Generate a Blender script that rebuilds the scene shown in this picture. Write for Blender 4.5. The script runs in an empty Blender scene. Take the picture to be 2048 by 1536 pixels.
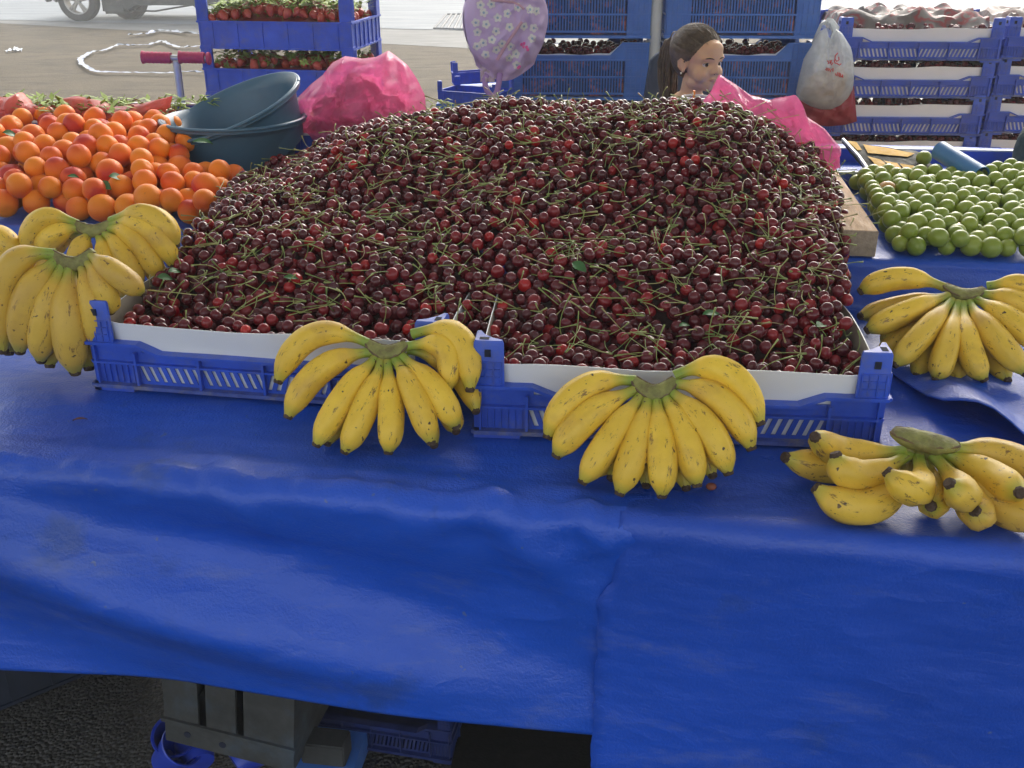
import bpy, bmesh, math, random
import numpy as np
from mathutils import Vector, Matrix, noise, Euler

S = bpy.context.scene
COL = S.collection
rad = math.radians
random.seed(11)
RNG = np.random.default_rng(7)

# ------------------------------------------------------------ camera
CAMZ, PITCH, FPX = 1.51, rad(24.7), 2000.0
cam_d = bpy.data.cameras.new('camera')
cam_d.sensor_width = 36.0
cam_d.lens = 36.0 * FPX / 2048.0
cam_d.clip_start, cam_d.clip_end = 0.05, 500
cam = bpy.data.objects.new('camera', cam_d)
COL.objects.link(cam)
cam.location = (0, 0, CAMZ)
cam.rotation_euler = (rad(90) - PITCH, 0, 0)
S.camera = cam

# ------------------------------------------------------------ sky, sun, exposure
SUN_EL, SUN_AZ = rad(38), rad(20)          # azimuth from +y (behind the stall) towards +x
w = bpy.data.worlds.new('World')
S.world = w
w.use_nodes = True
nt = w.node_tree
sky = nt.nodes.new('ShaderNodeTexSky')
sky.sky_type = 'NISHITA'
sky.sun_disc = False
sky.sun_elevation = SUN_EL
sky.sun_rotation = SUN_AZ
sky.air_density = 1.6
sky.dust_density = 4.0
sky.ozone_density = 1.0
bgn = nt.nodes['Background']
hs = nt.nodes.new('ShaderNodeHueSaturation')
hs.inputs['Saturation'].default_value = 0.45      # thin white cloud
nt.links.new(sky.outputs[0], hs.inputs['Color'])
nt.links.new(hs.outputs[0], bgn.inputs['Color'])
bgn.inputs['Strength'].default_value = 0.15
sun_d = bpy.data.lights.new('sun', 'SUN')
sun_d.energy = 0.5
sun_d.angle = rad(18)
sun_d.color = (1.0, 0.96, 0.9)
sun = bpy.data.objects.new('sun', sun_d)
COL.objects.link(sun)
sd = Vector((math.sin(SUN_AZ) * math.cos(SUN_EL), math.cos(SUN_AZ) * math.cos(SUN_EL), math.sin(SUN_EL)))
sun.rotation_euler = (-sd).to_track_quat('-Z', 'Y').to_euler()
S.view_settings.view_transform = 'Standard'
S.view_settings.look = 'None'
S.view_settings.exposure = 1.5
S.view_settings.gamma = 1.0
S.render.engine = 'CYCLES'
S.cycles.max_bounces = 8
S.cycles.diffuse_bounces = 3
S.cycles.transparent_max_bounces = 12
S.cycles.use_denoising = True
S.cycles.caustics_reflective = False
S.cycles.caustics_refractive = False

# ------------------------------------------------------------ picture <-> place (used to measure positions off the photo)
CP, SP = math.cos(PITCH), math.sin(PITCH)
def ray(px, py):
    u, v = (px - 1024) / FPX, (py - 768) / FPX
    return Vector((u, CP - v * SP, -SP - v * CP))
CO = Vector((0, 0, CAMZ))
def at_z(px, py, z):
    r = ray(px, py); return CO + r * ((z - CAMZ) / r.z)
def at_y(px, py, y):
    r = ray(px, py); return CO + r * (y / r.y)
def at_plane(px, py, p0, n):
    r = ray(px, py); return CO + r * ((p0 - CO).dot(n) / r.dot(n))

# ------------------------------------------------------------ tagging
def tag(o, label=None, cat=None, group=None, kind=None):
    if label: o['label'] = label
    if cat: o['category'] = cat
    if group: o['group'] = group
    if kind: o['kind'] = kind
    return o
def empty(name, loc=(0, 0, 0), rz=0.0):
    o = bpy.data.objects.new(name, None); COL.objects.link(o)
    o.location = loc; o.rotation_euler = (0, 0, rz); o.empty_display_size = .05
    return o
def children(o):
    return [c for c in COL.objects if c.parent == o]
def copy_tree(o, parent=None, kids=None):
    c = o.copy(); COL.objects.link(c)
    c.parent = parent
    for k in (KIDS.get(o.name, [])):
        ck = copy_tree(k, c)
        KIDS.setdefault(c.name, []).append(ck)
    return c
KIDS = {}
def link(name, me, parent=None, loc=None):
    o = bpy.data.objects.new(name, me); COL.objects.link(o)
    if parent is not None:
        o.parent = parent
        KIDS.setdefault(parent.name, []).append(o)
    if loc is not None: o.location = loc
    return o

# ------------------------------------------------------------ materials
def _nt(name):
    m = bpy.data.materials.new(name); m.use_nodes = True
    t = m.node_tree
    return m, t, t.nodes['Principled BSDF']
def N(t, typ, **kw):
    n = t.nodes.new(typ)
    for k, v in kw.items():
        if k in n.inputs: n.inputs[k].default_value = v
        else: setattr(n, k, v)
    return n
def ramp(t, stops, src):
    n = t.nodes.new('ShaderNodeValToRGB')
    e = n.color_ramp.elements
    while len(e) < len(stops): e.new(.5)
    for i, (p, c) in enumerate(stops):
        e[i].position = p; e[i].color = (*c, 1) if len(c) == 3 else c
    t.links.new(src, n.inputs[0])
    return n
def mixc(t, a, b, fac, mode='MIX'):
    n = t.nodes.new('ShaderNodeMix'); n.data_type = 'RGBA'; n.blend_type = mode
    for s, v in ((6, a), (7, b), (0, fac)):
        if hasattr(v, 'is_linked') or hasattr(v, 'links'): t.links.new(v, n.inputs[s])
        else: n.inputs[s].default_value = v if s == 0 else (*v, 1)
    return n.outputs[2]
def coords(t, kind='Object', scale=(1, 1, 1)):
    tc = t.nodes.new('ShaderNodeTexCoord'); mp = t.nodes.new('ShaderNodeMapping')
    mp.inputs['Scale'].default_value = scale
    t.links.new(tc.outputs[kind], mp.inputs[0])
    return mp.outputs[0]
def noi(t, vec, scale, detail=4, rough=.6, out=0):
    n = N(t, 'ShaderNodeTexNoise'); n.inputs['Scale'].default_value = scale
    n.inputs['Detail'].default_value = detail; n.inputs['Roughness'].default_value = rough
    t.links.new(vec, n.inputs['Vector']); return n.outputs[out]
def bump(t, bs, h, strength=.2, dist=.005):
    b = N(t, 'ShaderNodeBump'); b.inputs['Strength'].default_value = strength
    b.inputs['Distance'].default_value = dist
    t.links.new(h, b.inputs['Height']); t.links.new(b.outputs[0], bs.inputs['Normal'])
    return b
def M(name, col, rough=.5, var=.15, scale=9, bs=0, bscale=60, metal=0, coat=0, dirt=None, dirt_amt=.5, dscale=6, spec=.5, stretch=(1, 1, 1)):
    """general procedural surface: colour varied by noise, optional dirt and bump"""
    m, t, p = _nt(name)
    v = coords(t, scale=stretch)
    n1 = noi(t, v, scale)
    lo = tuple(c * (1 - var) for c in col); hi = tuple(min(1, c * (1 + var)) for c in col)
    c = ramp(t, [(.3, lo), (.7, hi)], n1).outputs[0]
    if dirt:
        n2 = noi(t, v, dscale, 6, .7)
        f = ramp(t, [(.5, (0, 0, 0)), (.72, (dirt_amt,) * 3)], n2).outputs[0]
        c = mixc(t, c, dirt, f)
    t.links.new(c, p.inputs['Base Color'])
    r2 = ramp(t, [(.3, (rough * .8,) * 3), (.7, (min(1, rough * 1.25),) * 3)], noi(t, v, scale * 2.3))
    t.links.new(r2.outputs[0], p.inputs['Roughness'])
    p.inputs['Metallic'].default_value = metal
    p.inputs['Specular IOR Level'].default_value = spec
    p.inputs['Coat Weight'].default_value = coat
    p.inputs['Coat Roughness'].default_value = .15
    if bs: bump(t, p, noi(t, v, bscale, 5, .6), bs)
    return m
def attr(t, name):
    n = t.nodes.new('ShaderNodeAttribute'); n.attribute_name = name; return n.outputs['Fac']

MAT = {}
MAT['crate'] = M('crate_blue_plastic', (.028, .085, .52), .38, .18, 14, .15, 300, dirt=(.16, .15, .14), dirt_amt=.42, dscale=22)
MAT['crate_dusty'] = M('crate_blue_plastic_dusty', (.05, .085, .32), .6, .3, 30, .3, 260, dirt=(.25, .22, .17), dirt_amt=.9, dscale=18)
MAT['crate_navy'] = M('crate_steel_blue_plastic', (.062, .185, .58), .42, .15, 12, .15, 300, dirt=(.1, .12, .16), dirt_amt=.4, dscale=12)
MAT['hole'] = M('hole_dark', (.006, .01, .03), .8, 0)
MAT['liner'] = M('liner_white_paper', (.74, .75, .77), .45, .03, 5, .08, 30)
MAT['liner_in'] = M('liner_grey_board', (.30, .26, .21), .85, .1, 20, .15, 120)
MAT['board'] = M('board_seen_through_slots', (.035, .06, .17), .7, .4, 30, dirt=(.95, .30, .14), dirt_amt=.9, dscale=24)
MAT['wood'] = M('beam_wood', (.46, .30, .17), .75, .22, 16, .35, 90, stretch=(6, .8, 6), dirt=(.2, .13, .08), dirt_amt=.4)
MAT['chip'] = M('fibre_board_end', (.34, .27, .19), .85, .25, 90, .5, 160)
MAT['black'] = M('black_plastic', (.02, .022, .022), .45, .3)
MAT['rubber'] = M('tyre_rubber', (.03, .031, .03), .8, .2, 20, .3)
MAT['steel'] = M('brushed_steel', (.45, .46, .48), .35, .1, 20, metal=.8)
MAT['paint_grey'] = M('vehicle_dark_grey', (.07, .075, .075), .35, .2, 3, coat=.3, dirt=(.2, .19, .17), dirt_amt=.5)
MAT['basin'] = M('basin_slate_blue', (.05, .125, .20), .38, .12, 5, .05, dirt=(.1, .15, .2), dirt_amt=.2)
MAT['grip'] = M('grip_pink_rubber', (.42, .03, .10), .6, .15, 60, .4, 400)
MAT['skin'] = None
MAT['navy'] = M('navy_chair_plastic', (.02, .035, .07), .5, .2)
MAT['pole'] = M('pole_white_paint', (.50, .53, .53), .5, .1, 5, .1, dirt=(.25, .27, .27), dirt_amt=.4)
MAT['leaf'] = M('leaf_green', (.035, .13, .03), .45, .35, 30, .2, 90)
MAT['sleaf'] = M('calyx_green', (.26, .36, .07), .6, .4, 40)
MAT['newspaper'] = None

def stem_mat():
    m, t, p = _nt('cherry_stem_green')
    c = ramp(t, [(0, (.14, .20, .045)), (.45, (.27, .32, .085)), (.8, (.36, .35, .13)), (1, (.26, .17, .08))], attr(t, 'tint')).outputs[0]
    t.links.new(c, p.inputs['Base Color']); p.inputs['Roughness'].default_value = .5
    return m
MAT['stem'] = stem_mat()
def cherry_mat():
    m, t, p = _nt('cherry_skin')
    a = attr(t, 'tint')
    v = coords(t)
    n = noi(t, v, 45, 3)
    ad = N(t, 'ShaderNodeMath', operation='MULTIPLY_ADD'); t.links.new(n, ad.inputs[0]); ad.inputs[1].default_value = .22
    t.links.new(a, ad.inputs[2])
    sb = N(t, 'ShaderNodeMath', operation='SUBTRACT'); t.links.new(ad.outputs[0], sb.inputs[0]); sb.inputs[1].default_value = .11
    c = ramp(t, [(0, (.060, .009, .013)), (.45, (.125, .011, .018)), (.78, (.21, .012, .018)), (.93, (.36, .014, .016)), (1, (.50, .025, .02))], sb.outputs[0]).outputs[0]
    t.links.new(c, p.inputs['Base Color'])
    p.inputs['Roughness'].default_value = .19
    p.inputs['Specular IOR Level'].default_value = .45
    p.inputs['Coat Weight'].default_value = .0
    p.inputs['Coat Roughness'].default_value = .08
    return m
MAT['cherry'] = cherry_mat()
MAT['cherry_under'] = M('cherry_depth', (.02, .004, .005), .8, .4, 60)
def apricot_mat():
    m, t, p = _nt('apricot_skin')
    a = attr(t, 'tint'); v = coords(t)
    n = noi(t, v, 14, 3)
    # blush on one side of the fruit (its own colour)
    sx = N(t, 'ShaderNodeSeparateXYZ'); t.links.new(v, sx.inputs[0])
    b = N(t, 'ShaderNodeMath', operation='MULTIPLY_ADD'); t.links.new(sx.outputs[0], b.inputs[0]); b.inputs[1].default_value = 17.0; t.links.new(a, b.inputs[2])
    b2 = N(t, 'ShaderNodeMath', operation='MULTIPLY_ADD'); t.links.new(n, b2.inputs[0]); b2.inputs[1].default_value = .5; t.links.new(b.outputs[0], b2.inputs[2])
    c = ramp(t, [(.15, (.84, .235, .008)), (.55, (.82, .185, .008)), (.9, (.68, .085, .010)), (1.0, (.50, .035, .022))], b2.outputs[0]).outputs[0]
    sp = noi(t, v, 160, 2); sf = ramp(t, [(.66, (0, 0, 0)), (.74, (.5,) * 3)], sp).outputs[0]
    c = mixc(t, c, (.5, .14, .03), sf)
    t.links.new(c, p.inputs['Base Color'])
    p.inputs['Roughness'].default_value = .52
    p.inputs['Specular IOR Level'].default_value = .35
    p.inputs['Sheen Weight'].default_value = .05
    p.inputs['Subsurface Weight'].default_value = .12
    p.inputs['Subsurface Radius'].default_value = (.01, .004, .001)
    bump(t, p, noi(t, v, 60, 4), .12, .002)
    return m
MAT['apricot'] = apricot_mat()
def plum_mat():
    m, t, p = _nt('green_plum_skin')
    a = attr(t, 'tint'); v = coords(t)
    b2 = N(t, 'ShaderNodeMath', operation='MULTIPLY_ADD'); t.links.new(noi(t, v, 30, 3), b2.inputs[0]); b2.inputs[1].default_value = .4; t.links.new(a, b2.inputs[2])
    c = ramp(t, [(.1, (.165, .235, .022)), (.5, (.225, .29, .03)), (.85, (.31, .35, .05)), (.97, (.32, .30, .05)), (1.0, (.5, .26, .07))], b2.outputs[0]).outputs[0]
    t.links.new(c, p.inputs['Base Color'])
    p.inputs['Roughness'].default_value = .34
    p.inputs['Subsurface Weight'].default_value = .1
    p.inputs['Subsurface Radius'].default_value = (.004, .006, .001)
    bump(t, p, noi(t, v, 90, 3), .08, .001)
    return m
MAT['plum'] = plum_mat()
def strawberry_mat():
    m, t, p = _nt('strawberry_skin')
    v = coords(t)
    vo = N(t, 'ShaderNodeTexVoronoi'); vo.inputs['Scale'].default_value = 260; t.links.new(v, vo.inputs['Vector'])
    f = ramp(t, [(.1, (1, 1, 1)), (.25, (0, 0, 0))], vo.outputs['Distance']).outputs[0]
    base = ramp(t, [(.3, (.36, .035, .025)), (.7, (.50, .075, .045))], noi(t, v, 20)).outputs[0]
    t.links.new(mixc(t, base, (.6, .35, .12), f), p.inputs['Base Color'])
    p.inputs['Roughness'].default_value = .35
    return m
MAT['strawberry'] = strawberry_mat()
def banana_mat():
    m, t, p = _nt('banana_peel')
    a = attr(t, 'along'); rv = attr(t, 'tint'); v = coords(t)
    base = ramp(t, [(.3, (.78, .50, .038)), (.7, (.92, .62, .065))], noi(t, v, 25)).outputs[0]
    dull = ramp(t, [(.3, (.44, .27, .05)), (.7, (.56, .35, .07))], noi(t, v, 18)).outputs[0]
    base = mixc(t, base, dull, rv)
    gn = ramp(t, [(.06, (1, 1, 1)), (.24, (0, 0, 0)), (.90, (0, 0, 0)), (.98, (.55,) * 3)], a).outputs[0]
    base = mixc(t, base, (.24, .32, .045), gn)
    # long brown scuffs and small spots
    v2 = coords(t, scale=(1, 1, 1))
    cx = N(t, 'ShaderNodeCombineXYZ')
    m3 = N(t, 'ShaderNodeMath', operation='MULTIPLY_ADD'); t.links.new(rv, m3.inputs[0]); m3.inputs[1].default_value = 37.0
    m4 = N(t, 'ShaderNodeMath', operation='MULTIPLY'); t.links.new(a, m4.inputs[0]); m4.inputs[1].default_value = 2.6
    t.links.new(m4.outputs[0], m3.inputs[2]); t.links.new(m3.outputs[0], cx.inputs[0])
    t.links.new(attr(t, 'ca'), cx.inputs[1]); t.links.new(attr(t, 'sa'), cx.inputs[2])
    s1 = ramp(t, [(.575, (0, 0, 0)), (.62, (.9,) * 3)], noi(t, cx.outputs[0], 2.1, 7, .80)).outputs[0]
    base = mixc(t, base, (.17, .085, .03), s1)
    s2 = ramp(t, [(.70, (0, 0, 0)), (.73, (1,) * 3)], noi(t, v2, 95, 2, .5)).outputs[0]
    base = mixc(t, base, (.07, .04, .02), s2)
    blush = ramp(t, [(.50, (0, 0, 0)), (.66, (.6,) * 3)], noi(t, v2, 14, 4, .6)).outputs[0]
    base = mixc(t, base, (.52, .30, .06), blush)
    t.links.new(base, p.inputs['Base Color'])
    p.inputs['Roughness'].default_value = .46
    p.inputs['Specular IOR Level'].default_value = .4
    bump(t, p, noi(t, v, 90, 4), .1, .002)
    return m
MAT['banana'] = banana_mat()
MAT['btip'] = M('banana_tip_dark', (.06, .035, .022), .8, .4, 200, .4, 300)
MAT['bcrown'] = M('banana_crown', (.22, .215, .06), .6, .35, 60, .4, 120, dirt=(.12, .07, .035), dirt_amt=.9, dscale=40)
MAT['bcut'] = M('banana_crown_cut', (.15, .10, .055), .8, .3, 80, .5, 150)

def tarp_mat(name, col, seed=0.0):
    m, t, p = _nt(name)
    v = coords(t)
    off = N(t, 'ShaderNodeVectorMath', operation='ADD'); off.inputs[1].default_value = (seed, seed * .7, 0)
    t.links.new(v, off.inputs[0]); v = off.outputs[0]
    lo = tuple(c * .86 for c in col); hi = tuple(c * 1.12 for c in col)
    c = ramp(t, [(.3, lo), (.7, hi)], noi(t, v, 1.8, 5, .6)).outputs[0]
    st = ramp(t, [(.59, (0, 0, 0)), (.69, (.42,) * 3)], noi(t, v, 6.5, 5, .62)).outputs[0]      # dark greasy stains
    c = mixc(t, c, (.022, .05, .14), st)
    vs = coords(t, scale=(1, 5, 5))
    du = ramp(t, [(.55, (0, 0, 0)), (.78, (.50,) * 3)], noi(t, vs, 2.6, 8, .78)).outputs[0]     # pale dust and scuffs
    c = mixc(t, c, (.16, .19, .34), du)
    sc = ramp(t, [(.735, (0, 0, 0)), (.76, (.6,) * 3)], noi(t, v, 38, 3, .5)).outputs[0]        # specks
    c = mixc(t, c, (.12, .15, .25), sc)
    t.links.new(c, p.inputs['Base Color'])
    r = ramp(t, [(.3, (.27,) * 3), (.7, (.44,) * 3)], noi(t, v, 5, 5, .7)).outputs[0]
    t.links.new(r, p.inputs['Roughness'])
    p.inputs['Specular IOR Level'].default_value = .5
    # woven coated cloth: fine leathery grain
    n1 = noi(t, v, 230, 3, .6); n2a = noi(t, coords(t, scale=(1, 1.6, 2.2)), 3.2, 3, .5)
    s_ = N(t, 'ShaderNodeMath', operation='SUBTRACT'); t.links.new(n2a, s_.inputs[0]); s_.inputs[1].default_value = .5
    ab_ = N(t, 'ShaderNodeMath', operation='ABSOLUTE'); t.links.new(s_.outputs[0], ab_.inputs[0])
    n2b = noi(t, v, 5, 4, .55)
    sm_ = N(t, 'ShaderNodeMath', operation='MULTIPLY_ADD'); t.links.new(ab_.outputs[0], sm_.inputs[0]); sm_.inputs[1].default_value = -2.2; t.links.new(n2b, sm_.inputs[2]); n2 = sm_.outputs[0]
    ad = N(t, 'ShaderNodeMath', operation='MULTIPLY_ADD'); t.links.new(n2, ad.inputs[0]); ad.inputs[1].default_value = 7.0; t.links.new(n1, ad.inputs[2])
    bump(t, p, ad.outputs[0], .6, .0022)
    return m
MAT['tarp'] = tarp_mat('tarp_blue', (.009, .078, .52))
MAT['tarp2'] = tarp_mat('tarp_blue_right', (.009, .068, .47), 3.7)
MAT['tarp3'] = tarp_mat('tarp_blue_step', (.011, .078, .48), 8.1)

def film_mat(name, col, alpha=.72, rough=.22, trans=.35):
    """thin plastic film: partly see-through, lets light through, glossy creases"""
    m = bpy.data.materials.new(name); m.use_nodes = True
    t = m.node_tree; p = t.nodes['Principled BSDF']; out = t.nodes['Material Output']
    v = coords(t)
    c = ramp(t, [(.3, tuple(x * .85 for x in col)), (.7, tuple(min(1, x * 1.1) for x in col))], noi(t, v, 12, 4)).outputs[0]
    t.links.new(c, p.inputs['Base Color']); p.inputs['Roughness'].default_value = rough
    bump(t, p, noi(t, v, 35, 5, .6), .5, .006)
    tl = N(t, 'ShaderNodeBsdfTranslucent'); t.links.new(c, tl.inputs['Color'])
    mx = N(t, 'ShaderNodeMixShader'); mx.inputs[0].default_value = trans
    t.links.new(p.outputs[0], mx.inputs[1]); t.links.new(tl.outputs[0], mx.inputs[2])
    tr = N(t, 'ShaderNodeBsdfTransparent'); tr.inputs[0].default_value = (*[min(1, x * .55 + .45) for x in col], 1)
    mx2 = N(t, 'ShaderNodeMixShader')
    f = ramp(t, [(.3, (alpha - .12,) * 3), (.7, (min(1, alpha + .12),) * 3)], noi(t, v, 16, 4)).outputs[0]
    t.links.new(f, mx2.inputs[0]); t.links.new(tr.outputs[0], mx2.inputs[1]); t.links.new(mx.outputs[0], mx2.inputs[2])
    t.links.new(mx2.outputs[0], out.inputs[0])
    return m
MAT['pink_film'] = film_mat('pink_bag_film', (.92, .28, .52), .58, .14, .55)
MAT['white_film'] = film_mat('white_bag_film', (.66, .69, .70), .66)
MAT['red_film'] = film_mat('red_bag_film', (.42, .05, .07), .80)
MAT['salmon_film'] = film_mat('salmon_bag_film', (.75, .17, .14), .80)

# ------------------------------------------------------------ mesh builder
def cubesphere(n):
    vs, fs, key = [], [], {}
    def vid(p):
        k = tuple(round(x, 5) for x in p)
        if k not in key: key[k] = len(vs); vs.append(p)
        return key[k]
    for ax in range(3):
        for sg in (-1, 1):
            g = {}
            for i in range(n + 1):
                for j in range(n + 1):
                    a = math.tan((i / n * 2 - 1) * math.pi / 4); b = math.tan((j / n * 2 - 1) * math.pi / 4)
                    q = [0, 0, 0]; q[ax] = sg; q[(ax + 1) % 3] = a; q[(ax + 2) % 3] = b
                    l = math.sqrt(sum(x * x for x in q)); g[i, j] = vid(tuple(x / l for x in q))
            for i in range(n):
                for j in range(n):
                    f = (g[i, j], g[i + 1, j], g[i + 1, j + 1], g[i, j + 1])
                    fs.append(f if sg > 0 else f[::-1])
    return np.array(vs), np.array(fs)
CS3, CS4, CS6, CS10 = cubesphere(3), cubesphere(4), cubesphere(6), cubesphere(10)

class MB:
    def __init__(s): s.v, s.f, s.m, s.at = [], [], [], {}
    def add(s, vs, fs, mi=0, T=None, **at):
        b = len(s.v)
        if T is not None: vs = [T @ Vector(p) for p in vs]
        s.v.extend([tuple(p) for p in vs]); s.f.extend([tuple(int(i) + b for i in f) for f in fs]); s.m.extend([mi] * len(fs))
        for k in set(list(s.at) + list(at)):
            l = s.at.setdefault(k, []); l.extend([0.0] * (b - len(l)))
            val = at.get(k, 0.0)
            l.extend(list(val) if hasattr(val, '__len__') else [val] * len(vs))
        return s
    def box(s, lo, hi, mi=0, T=None, taper=0):
        x0, y0, z0 = lo; x1, y1, z1 = hi; k = taper
        vs = [(x0, y0, z0), (x1, y0, z0), (x1, y1, z0), (x0, y1, z0), (x0 + k, y0 + k, z1), (x1 - k, y0 + k, z1), (x1 - k, y1 - k, z1), (x0 + k, y1 - k, z1)]
        return s.add(vs, [(0, 3, 2, 1), (4, 5, 6, 7), (0, 1, 5, 4), (1, 2, 6, 5), (2, 3, 7, 6), (3, 0, 4, 7)], mi, T)
    def prism(s, poly, h0, h1, axis=2, mi=0, T=None):
        """polygon in the plane normal to axis, extruded h0..h1 (poly counter-clockwise seen from +axis)"""
        n = len(poly)
        def P(a, b, h): return {2: (a, b, h), 1: (a, h, b), 0: (h, a, b)}[axis]
        vs = [P(a, b, h0) for a, b in poly] + [P(a, b, h1) for a, b in poly]
        fs = [tuple(range(n))[::-1], tuple(range(n, 2 * n))] + [(i, (i + 1) % n, n + (i + 1) % n, n + i) for i in range(n)]
        return s.add(vs, fs, mi, T)
    def tube(s, pts, r, seg=8, mi=0, T=None, cap=True, flat=1.0, **at):
        pts = [Vector(p) for p in pts]; n = len(pts)
        rs = r if hasattr(r, '__len__') else [r] * n
        vs, fs = [], []
        up = Vector((0, 0, 1)); tan0 = (pts[1] - pts[0]).normalized()
        if abs(tan0.dot(up)) > .9: up = Vector((1, 0, 0))
        nrm = (up - tan0 * up.dot(tan0)).normalized()
        for i, p in enumerate(pts):
            tg = (pts[min(i + 1, n - 1)] - pts[max(i - 1, 0)]).normalized()
            nrm = (nrm - tg * nrm.dot(tg))
            nrm = nrm.normalized() if nrm.length > 1e-6 else tg.orthogonal().normalized()
            bn = tg.cross(nrm)
            for k in range(seg):
                a = 2 * math.pi * k / seg
                vs.append(p + (nrm * math.cos(a) * flat + bn * math.sin(a)) * rs[i])
        for i in range(n - 1):
            for k in range(seg):
                a, b = i * seg + k, i * seg + (k + 1) % seg
                fs.append((a, b, b + seg, a + seg))
        if cap:
            fs.append(tuple(range(seg))[::-1]); fs.append(tuple(range((n - 1) * seg, n * seg)))
        return s.add(vs, fs, mi, T, **at)
    def lathe(s, prof, seg=32, mi=0, T=None, closed=False):
        vs = [(r * math.cos(2 * math.pi * k / seg), r * math.sin(2 * math.pi * k / seg), z) for r, z in prof for k in range(seg)]
        fs = [(i * seg + k, i * seg + (k + 1) % seg, (i + 1) * seg + (k + 1) % seg, (i + 1) * seg + k) for i in range(len(prof) - 1) for k in range(seg)]
        if closed:
            fs.append(tuple(range(seg))[::-1]); fs.append(tuple(range((len(prof) - 1) * seg, len(prof) * seg)))
        return s.add(vs, fs, mi, T)
    def grid(s, fn, nu, nv, mi=0, T=None, wrapu=False):
        vs = [fn(i / nu, j / nv) for j in range(nv + 1) for i in range(nu + (0 if wrapu else 1))]
        w_ = nu if wrapu else nu + 1
        fs = [(j * w_ + i, j * w_ + (i + 1) % w_, (j + 1) * w_ + (i + 1) % w_, (j + 1) * w_ + i) for j in range(nv) for i in range(nu)]
        return s.add(vs, fs, mi, T)
    def ell(s, c, r, cs=None, mi=0, R=None, T=None, **at):
        V_, F_ = cs or CS6
        vs = V_ * np.array(r)
        if R is not None: vs = vs @ np.array(R.to_matrix() if hasattr(R,'order') else R.to_3x3()).T
        return s.add(vs + np.array(c), F_, mi, T, **at)
    def xf(s, T):
        s.v = [tuple(T @ Vector(p)) for p in s.v]; return s
    def mesh(s, name, mats, smooth='auto', ang=35):
        me = bpy.data.meshes.new(name)
        me.from_pydata(s.v, [], s.f)
        for m in (mats if isinstance(mats, (list, tuple)) else [mats]): me.materials.append(m)
        me.polygons.foreach_set('material_index', np.array(s.m, dtype=np.int32))
        for k, l in s.at.items():
            l = l + [0.0] * (len(s.v) - len(l))
            a = me.attributes.new(k, 'FLOAT', 'POINT'); a.data.foreach_set('value', np.array(l, dtype=np.float32))
        if smooth:
            me.polygons.foreach_set('use_smooth', np.ones(len(s.f), dtype=bool))
            if smooth == 'auto':
                bm = bmesh.new(); bm.from_mesh(me)
                for e in bm.edges:
                    if len(e.link_faces) == 2 and e.calc_face_angle(0) > rad(ang): e.smooth = False
                bm.to_mesh(me); bm.free()
        me.update()
        return me
    def build(s, name, mats, parent=None, smooth='auto', ang=35, loc=None, bevel=0):
        me = s.mesh(name, mats, smooth, ang)
        if bevel:
            bm = bmesh.new(); bm.from_mesh(me)
            bmesh.ops.bevel(bm, geom=[e for e in bm.edges if e.is_manifold and e.calc_face_angle(0) > rad(40)], offset=bevel, segments=2, affect='EDGES')
            bm.to_mesh(me); bm.free()
        return link(name, me, parent, loc)

def np_mesh(name, V_, Q, mats, mi=None, attrs=None, smooth=True):
    me = bpy.data.meshes.new(name)
    V_ = np.asarray(V_, dtype=np.float32); Q = np.asarray(Q, dtype=np.int32)
    me.vertices.add(len(V_)); me.vertices.foreach_set('co', V_.ravel())
    me.loops.add(Q.size); me.loops.foreach_set('vertex_index', Q.ravel())
    me.polygons.add(len(Q)); me.polygons.foreach_set('loop_start', np.arange(0, Q.size, 4, dtype=np.int32))
    me.polygons.foreach_set('use_smooth', np.full(len(Q), smooth))
    for m in mats: me.materials.append(m)
    if mi is not None: me.polygons.foreach_set('material_index', np.asarray(mi, dtype=np.int32))
    for k, l in (attrs or {}).items():
        a = me.attributes.new(k, 'FLOAT', 'POINT'); a.data.foreach_set('value', np.asarray(l, dtype=np.float32))
    me.update(calc_edges=True); me.validate()
    return me
def to_px(p):
    v = Vector(p) - CO; d = v.y * CP - v.z * SP; up = v.y * SP + v.z * CP
    return 1024 + FPX * v.x / d, 768 - FPX * up / d
def zone(p, box, rows, cols):
    """plain words for where in the heap a fruit lies"""
    x, y = to_px(p); x0, y0, x1, y1 = box
    r = rows[min(len(rows) - 1, max(0, int((y - y0) / (y1 - y0) * len(rows))))]
    c = cols[min(len(cols) - 1, max(0, int((x - x0) / (x1 - x0) * len(cols))))]
    return r + ' ' + c
def nz(x, y=0.0, z=0.0): return noise.noise(Vector((x, y, z)))
def sstep(a, b, x):
    t = min(1, max(0, (x - a) / (b - a))); return t * t * (3 - 2 * t)
def rot_to(d):
    return Vector((0, 0, 1)).rotation_difference(Vector(d).normalized()).to_matrix().to_4x4()
def interp(x, xs, ys):
    return float(np.interp(x, xs, ys))
# ============================================================ ground and road
TZ = 0.80                                   # table top
PSI = rad(9.8)                              # the stall is turned a little
O = Vector((0, 1.153, TZ)); EA = Vector((math.cos(PSI), -math.sin(PSI), 0)); EB = Vector((math.sin(PSI), math.cos(PSI), 0))
def TL(a, b, h=0.0): return O + EA * a + EB * b + Vector((0, 0, h))
TT = Matrix.Translation(O) @ Matrix.Rotation(-PSI, 4, 'Z')

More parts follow.
